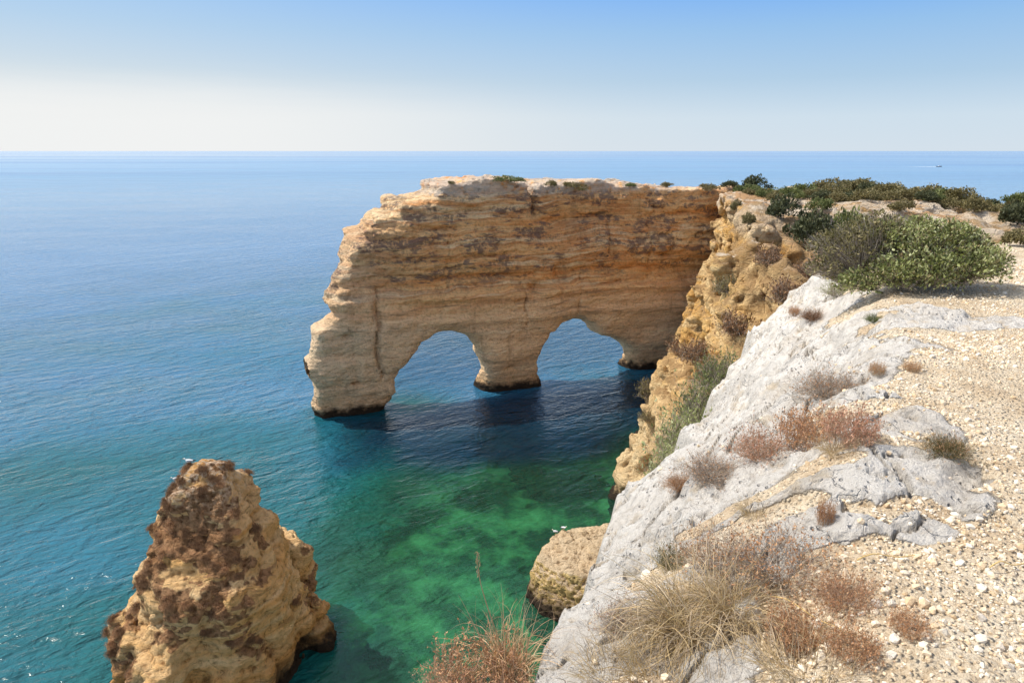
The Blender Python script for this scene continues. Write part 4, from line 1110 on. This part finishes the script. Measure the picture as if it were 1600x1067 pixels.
Ds = unit(np.stack([rngs.normal(size=46) * .3, rngs.normal(size=46) * .3, np.ones(46)], 1))
link('seed_head', plant_mesh('seed_head', leaf_quads(hp, Ds, np.full(46, .016), np.full(46, .005), rngs.random(46), rngs)), MST, st)
# fallen stalks on the gravel
for i, (a, b, lab) in enumerate((((1338, 881), (1428, 876), 'golden fallen straw lying on the gravel right of the scrub'), ((1200, 938), (1312, 992), 'long pale straw lying in front of the big grass tuft'), ((1545, 893), (1600, 889), 'short straw lying on the gravel at the right edge'))):
    A = hit(*a, ('fg',)); B = hit(min(b[0], 1598), b[1], ('fg',))
    if A and B:
        pa, pb = np.array(A[0]) + [0, 0, .02], np.array(B[0]) + [0, 0, .02]
        path = [pa + (pb - pa) * t + np.array([0, 0, .018 * math.sin(math.pi * t) + .012 * math.sin(7 * t)]) for t in np.linspace(0, 1, 9)]
        path = np.array(path) - pa
        tag(link('fallen_stalk', build_mesh('fallen_stalk', *tube(path, .003, .0018)), flat_material('straw', (.62, .43, .17), .7), None, pa), lab, 'dry straw')
# --- shrubs in the cleft outside the upper slab edge
for u, v, dd, wp, hp, lab in ((1128, 565, 4.6, 60, 50, 'highest green tipped shrub in the cleft outside the upper slab'), (1105, 612, 4.4, 76, 70, 'twiggy green shrub halfway down the cleft outside the upper slab'), (1078, 660, 4.1, 80, 80, 'grey twiggy shrub low in the cleft outside the upper slab'), (1056, 712, 3.7, 64, 60, 'lowest green and grey shrub in the cleft outside the upper slab')):
    p = at_drop(u, v + hp * .45, dd); t = np.linalg.norm(p - [0, 0, CAM_Z])
    place('cleft_shrub', scrub_parts('cleft', MGY, MG if (u + v) % 2 else MGB), p, px_size(t, wp) * 1.5, px_size(t, hp) * 1.35, rnd.uniform(0, 6), lab, 'shrub', None, .3)
# ------------------------------------------------------------------ stones
import bmesh
def ico(sub, seed, flat=0.7, rough=0.30, fq=1.1):
    b = bmesh.new(); bmesh.ops.create_icosphere(b, subdivisions=sub, radius=1.0); b.verts.ensure_lookup_table()
    V = np.array([v.co[:] for v in b.verts]); F = np.array([[v.index for v in f.verts] for f in b.faces]); b.free()
    n = fbm(V[:, 0] * fq + seed * 3.7, V[:, 1] * fq, V[:, 2] * fq + seed, 3)
    V = V * (1 + rough * 2.0 * n)[:, None] * np.array([1, 0.78, flat])
    return V, F
def stone_material():
    m = M('limestone_pebble'); P = m.pos(); oi = m.n('ShaderNodeNewGeometry').outputs['Random Per Island']
    c = m.ramp(oi, [(0.0, (.60, .44, .27)), (0.35, (.74, .59, .41)), (0.6, (.82, .70, .53)), (0.85, (.80, .72, .60)), (1.0, (.60, .52, .43))])
    c = m.mix(m.rng(m.noise(P, 70, 4), .5, .3, 0, .5), c, m.mix(1.0, c, (.65, .58, .48), 'MULTIPLY'))
    return m.done(m.bsdf(c, .95, m.bump(m.noise(P, 160, 5, .7), .8, .006), .1))
MPEB = stone_material()
def scatter(n, smin_, smax_, sub, seed, region, protos, thr=0.45, soil=True):
    rng = np.random.default_rng(seed)
    x = rng.uniform(region[0], region[1], n); y = rng.uniform(region[2], region[3], n)
    u = 800 + 1066.7 * x / (y * CP + 1.7 * SP)
    keep = (u < 1750) & (u > 560)
    x, y = x[keep], y[keep]
    z, r, d = fg_eval(x, y)
    cl = fbm(x * 0.9, y * 0.9, x * 0 + 41, 3)
    keep = (d > 0.12) & ((r < thr) if soil else (r > .5)) & (rng.random(len(x)) < np.clip(0.55 + 1.5 * cl, 0.08, 1))
    return x[keep], y[keep], z[keep], smin_ + (smax_ - smin_) * rng.random(keep.sum()) ** 2.2
P1 = [ico(1, s) for s in range(6)]; P2 = [ico(2, s + 20) for s in range(8)]; P0 = []
for s in range(5):
    b = bmesh.new(); bmesh.ops.create_icosphere(b, subdivisions=1, radius=1.0); b.free()
    v, f = ico(1, s + 50); P0.append((v, f))
def join_stones(batches, protos, seed):
    rng = np.random.default_rng(seed); VV, FF = [], []; o = 0
    x, y, z, s = batches
    k = rng.integers(0, len(protos), len(x)); a = rng.uniform(0, 6.28, len(x)); tl_ = rng.normal(size=(len(x), 2)) * .25
    for j, (pv, pf) in enumerate(protos):
        m = k == j; n = m.sum()
        if not n: continue
        c, q = np.cos(a[m])[:, None], np.sin(a[m])[:, None]
        X = pv[None, :, 0] * c - pv[None, :, 1] * q; Y = pv[None, :, 0] * q + pv[None, :, 1] * c
        Z = pv[None, :, 2] + X * tl_[m, :1] + Y * tl_[m, 1:]
        S = s[m][:, None]
        W = np.stack([x[m][:, None] + X * S, y[m][:, None] + Y * S, z[m][:, None] + Z * S + S * .18], -1)
        VV.append(W.reshape(-1, 3)); FF.append((pf[None] + (np.arange(n) * len(pv))[:, None, None]).reshape(-1, 3) + o); o += n * len(pv)
    return np.concatenate(VV), np.concatenate(FF)
reg = (0.1, 11, 1.2, 13)
b1 = join_stones(scatter(60000, .007, .026, 1, 91, reg, P1), P1, 92)
b2 = join_stones(scatter(70000, .004, .011, 1, 93, (0.1, 6.5, 1.2, 7.5), P1), P0, 94)
b3 = join_stones(scatter(3500, .008, .022, 1, 95, reg, P1, soil=False), P1, 96)
Vg = np.concatenate([b1[0], b2[0], b3[0]]); Fg = np.concatenate([b1[1], b2[1] + len(b1[0]), b3[1] + len(b1[0]) + len(b2[0])])
tag(link('gravel', build_mesh('gravel', Vg, Fg, smooth=False), MPEB), kind='stuff')
x, y, z, s = scatter(900, .016, .034, 2, 97, (0.2, 9, 1.3, 10), P2)
meshes = []
for v, f in P2:
    me = build_mesh('stone', v, f, smooth=False); me.materials.append(MPEB); meshes.append(me)
for i in range(min(len(x), 260)):
    o = link('stone', meshes[i % 8], None); q = float(s[i])
    o.location = (x[i], y[i], z[i] + q * .15); o.scale = (q, q, q); o.rotation_euler = (rnd.uniform(-.3, .3), rnd.uniform(-.3, .3), rnd.uniform(0, 6.28))
    tag(o, 'pale rounded limestone stone lying loose among the clifftop gravel', 'stone', 'loose stones on the clifftop gravel')

# submerged rocks on the floor of the cove
MSUB = flat_material('weedy_rock', (.035, .05, .025), .9, .1, .5, 1.5)
for u, v, w_, lab in ((596, 998, 0.95, 'dark rock under the green water right of the sea stack'), (845, 733, 2.2, 'dark rock under the olive water beneath the arch'), (910, 735, 1.6, 'smaller dark rock under the water near the cliff foot')):
    p = at_drop(u, v, CAM_Z + 0.9)
    vv, ff = ico(5, int(u), .5, .55, 2.0)
    o = link('submerged_rock', build_mesh('submerged_rock', vv, ff), MSUB, None, (p[0], p[1], -2.2)); o.scale = (w_, w_ * .8, w_)
    tag(o, lab, 'rock')

# ------------------------------------------------------------------ gulls
MGW = flat_material('gull_white', (.80, .80, .78), .7, .2, .1); MGG = flat_material('gull_grey', (.36, .38, .41), .7, .2, .1)
MGB_ = flat_material('gull_bill', (.75, .48, .06), .5, .3, .1); MBLK = flat_material('gull_black', (.03, .03, .03), .6, .3, .1)
def loft(rings, n=12):
    """rings: (centre, rx, rz) along y"""
    V = []; Qs = []
    for (c, a, b) in rings:
        for k in range(n):
            t = 2 * math.pi * k / n; V.append((c[0] + a * math.cos(t), c[1], c[2] + b * math.sin(t)))
    for i in range(len(rings) - 1):
        for k in range(n): Qs.append((i * n + k, i * n + (k + 1) % n, (i + 1) * n + (k + 1) % n, (i + 1) * n + k))
    return np.array(V), np.array(Qs)
body = [((0, .20, .185), .004, .004), ((0, .17, .185), .018, .010), ((0, .11, .19), .045, .035), ((0, .03, .195), .068, .062), ((0, -.06, .20), .072, .070), ((0, -.12, .215), .058, .062),
        ((0, -.155, .245), .036, .046), ((0, -.170, .285), .030, .036), ((0, -.182, .315), .034, .034), ((0, -.205, .325), .028, .028), ((0, -.225, .322), .014, .015), ((0, -.232, .32), .002, .002)]
gb = build_mesh('gull_body', *loft(body)); gbill = build_mesh('gull_bill', *loft([((0, -.222, .319), .010, .010), ((0, -.255, .315), .007, .008), ((0, -.278, .307), .002, .003)], 8))
def wing(s): return build_mesh('gull_wing', *loft([((s * .050, -.11, .225), .004, .012), ((s * .068, -.06, .225), .012, .045), ((s * .062, .05, .212), .012, .046), ((s * .040, .16, .205), .010, .022), ((s * .018, .245, .20), .004, .006)], 8))
def tip(s): return build_mesh('gull_wing_tip', *loft([((s * .042, .15, .208), .012, .022), ((s * .02, .24, .203), .006, .009), ((s * .012, .275, .20), .002, .002)], 8))
def gleg(s):
    v, q = tube([(s * .025, .0, .15), (s * .026, .005, .08), (s * .026, -.002, .012), (s * .026, -.03, .004), (s * .026, -.06, .003)], .006, .005); return build_mesh('gull_leg', v, q)
gm = {'b': gb, 'bill': gbill, 'w': [wing(1), wing(-1)], 't': [tip(1), tip(-1)], 'l': [gleg(1), gleg(-1)]}
for k_, mt in (('b', MGW), ('bill', MGB_)): gm[k_].materials.append(mt)
for me in gm['w']: me.materials.append(MGG)
for me in gm['t']: me.materials.append(MBLK)
for me in gm['l']: me.materials.append(MGB_)
def gull(p, rz, label, s=1.0):
    e = bpy.data.objects.new('gull', None); COL.objects.link(e); e.location = p; e.rotation_euler = (0, 0, rz); e.scale = (s, s, s)
    tag(e, label, 'gull'); link('body', gm['b'], None, e); link('bill', gm['bill'], None, e)
    for i in (0, 1):
        wg = link('wing', gm['w'][i], None, e); link('wing_tip', gm['t'][i], None, wg); link('leg', gm['l'][i], None, e)
def top_of(u0, v0, who):
    for dv in range(0, 60):
        h = hit(u0, v0 + dv, who)
        if h: return Vector((h[0].x, h[0].y, h[0].z - 0.01))
gp = top_of(297, 700, ('stack',)); gull(gp, R(-80), 'white gull standing on the summit of the sea stack', 1.15)
gp = top_of(276, 715, ('stack',)); gull(gp, R(-60), 'white gull just below the summit on the left shoulder of the sea stack', 1.0)
gp = top_of(868, 826, ('shelf',)); gull(gp, R(-100), 'left one of the two white gulls on the rock shelf', 1.0)
gp = top_of(880, 826, ('shelf',)); gull(gp, R(70), 'right one of the two white gulls on the rock shelf', 1.0)

# ------------------------------------------------------------------ the motor boat far out
bp = at_drop(1467, 261, CAM_Z)
boat = bpy.data.objects.new('motor_boat', None); COL.objects.link(boat); boat.location = (bp[0], bp[1], 0); boat.rotation_euler = (0, 0, R(-8)); boat.scale = (1.1, 1.1, 1.1)
tag(boat, 'small motor boat far out at sea trailing a white wake', 'boat')
hull = [((-3.6), 1.15, 0.9), (-2, 1.3, .95), (0.5, 1.3, 1.05), (2.4, .95, 1.25), (3.6, .45, 1.45), (4.3, .05, 1.6)]
Vh, Qh = [], []
for x_, hw, tp_ in hull: Vh += [(x_, -hw, tp_), (x_, -hw * .75, .1), (x_, 0, -.35), (x_, hw * .75, .1), (x_, hw, tp_), (x_, 0, tp_ - .08)]
for i in range(5):
    for k in range(6): Qh.append((i * 6 + k, i * 6 + (k + 1) % 6, (i + 1) * 6 + (k + 1) % 6, (i + 1) * 6 + k))
link('hull', build_mesh('hull', np.array(Vh), np.array(Qh), smooth=False), flat_material('boat_hull', (.10, .11, .13), .4), boat)
def box(a, b, tap=0.0):
    x0, y0, z0 = a; x1, y1, z1 = b
    V = np.array([(x0, y0, z0), (x1, y0, z0), (x1, y1, z0), (x0, y1, z0), (x0 + tap, y0 + tap * .4, z1), (x1 - tap * 1.6, y0 + tap * .4, z1), (x1 - tap * 1.6, y1 - tap * .4, z1), (x0 + tap, y1 - tap * .4, z1)])
    return V, np.array([(3, 2, 1, 0), (4, 5, 6, 7), (0, 1, 5, 4), (1, 2, 6, 5), (2, 3, 7, 6), (3, 0, 4, 7)])
link('cabin', build_mesh('cabin', *box((-.8, -.8, .98), (1.7, .8, 2.1), .3), smooth=False), flat_material('boat_white', (.75, .75, .75), .4), boat)
link('windscreen', build_mesh('windscreen', *box((1.22, -.62, 1.5), (1.62, .62, 1.98), .12), smooth=False), flat_material('boat_glass', (.04, .05, .06), .1), boat)
link('outboard_motor', build_mesh('outboard_motor', *box((-4.2, -.3, -.1), (-3.58, .3, 1.5), .08), smooth=False), MBLK, boat)
wx_ = np.linspace(-4, -62, 40); wwd = np.interp(wx_, [-62, -20, -4], [2.6, 2.0, 1.1]) * (0.8 + .4 * np.random.default_rng(3).random(40))
Vw = np.concatenate([np.stack([wx_, wwd, 0 * wx_ + .10], 1), np.stack([wx_, 0 * wx_, 0 * wx_ + .28], 1), np.stack([wx_, -wwd, 0 * wx_ + .10], 1)])
Qw = np.array([(r * 40 + i, r * 40 + i + 1, (r + 1) * 40 + i + 1, (r + 1) * 40 + i) for r in (0, 1) for i in range(39)])
mwk = M('wake_foam'); oc = mwk.n('ShaderNodeTexCoord'); ox, oy, oz = mwk.sep(oc.outputs['Object'])
fo = mwk.math('MULTIPLY', mwk.rng(ox, -62, -8, 0.05, 1.0), mwk.rng(mwk.noise(oc.outputs['Object'], .8, 4), .3, .6, .4, 1))
tr_ = mwk.n('ShaderNodeBsdfTransparent'); df_ = mwk.n('ShaderNodeBsdfDiffuse'); mwk.set(df_.inputs[0], (.85, .87, .88))
mxx = mwk.n('ShaderNodeMixShader'); mwk.set(mxx.inputs[0], fo); mwk.t.links.new(tr_.outputs[0], mxx.inputs[1]); mwk.t.links.new(df_.outputs[0], mxx.inputs[2])
link('wake', build_mesh('wake', Vw, Qw), mwk.done(mxx.outputs[0]), boat)
wt.links.new(SKYCOL, bg.inputs[0])
wo = wm.n('ShaderNodeOutputWorld'); wt.links.new(bg.outputs[0], wo.inputs[0])
scene.view_settings.view_transform = 'Standard'; scene.view_settings.look = 'None'; scene.view_settings.exposure = 0
scene.render.engine = 'CYCLES'
scene.cycles.use_denoising = True
scene.cycles.sample_clamp_indirect = 6
scene.cycles.use_adaptive_sampling = False
scene.cycles.max_bounces = 6; scene.cycles.transparent_max_bounces = 8
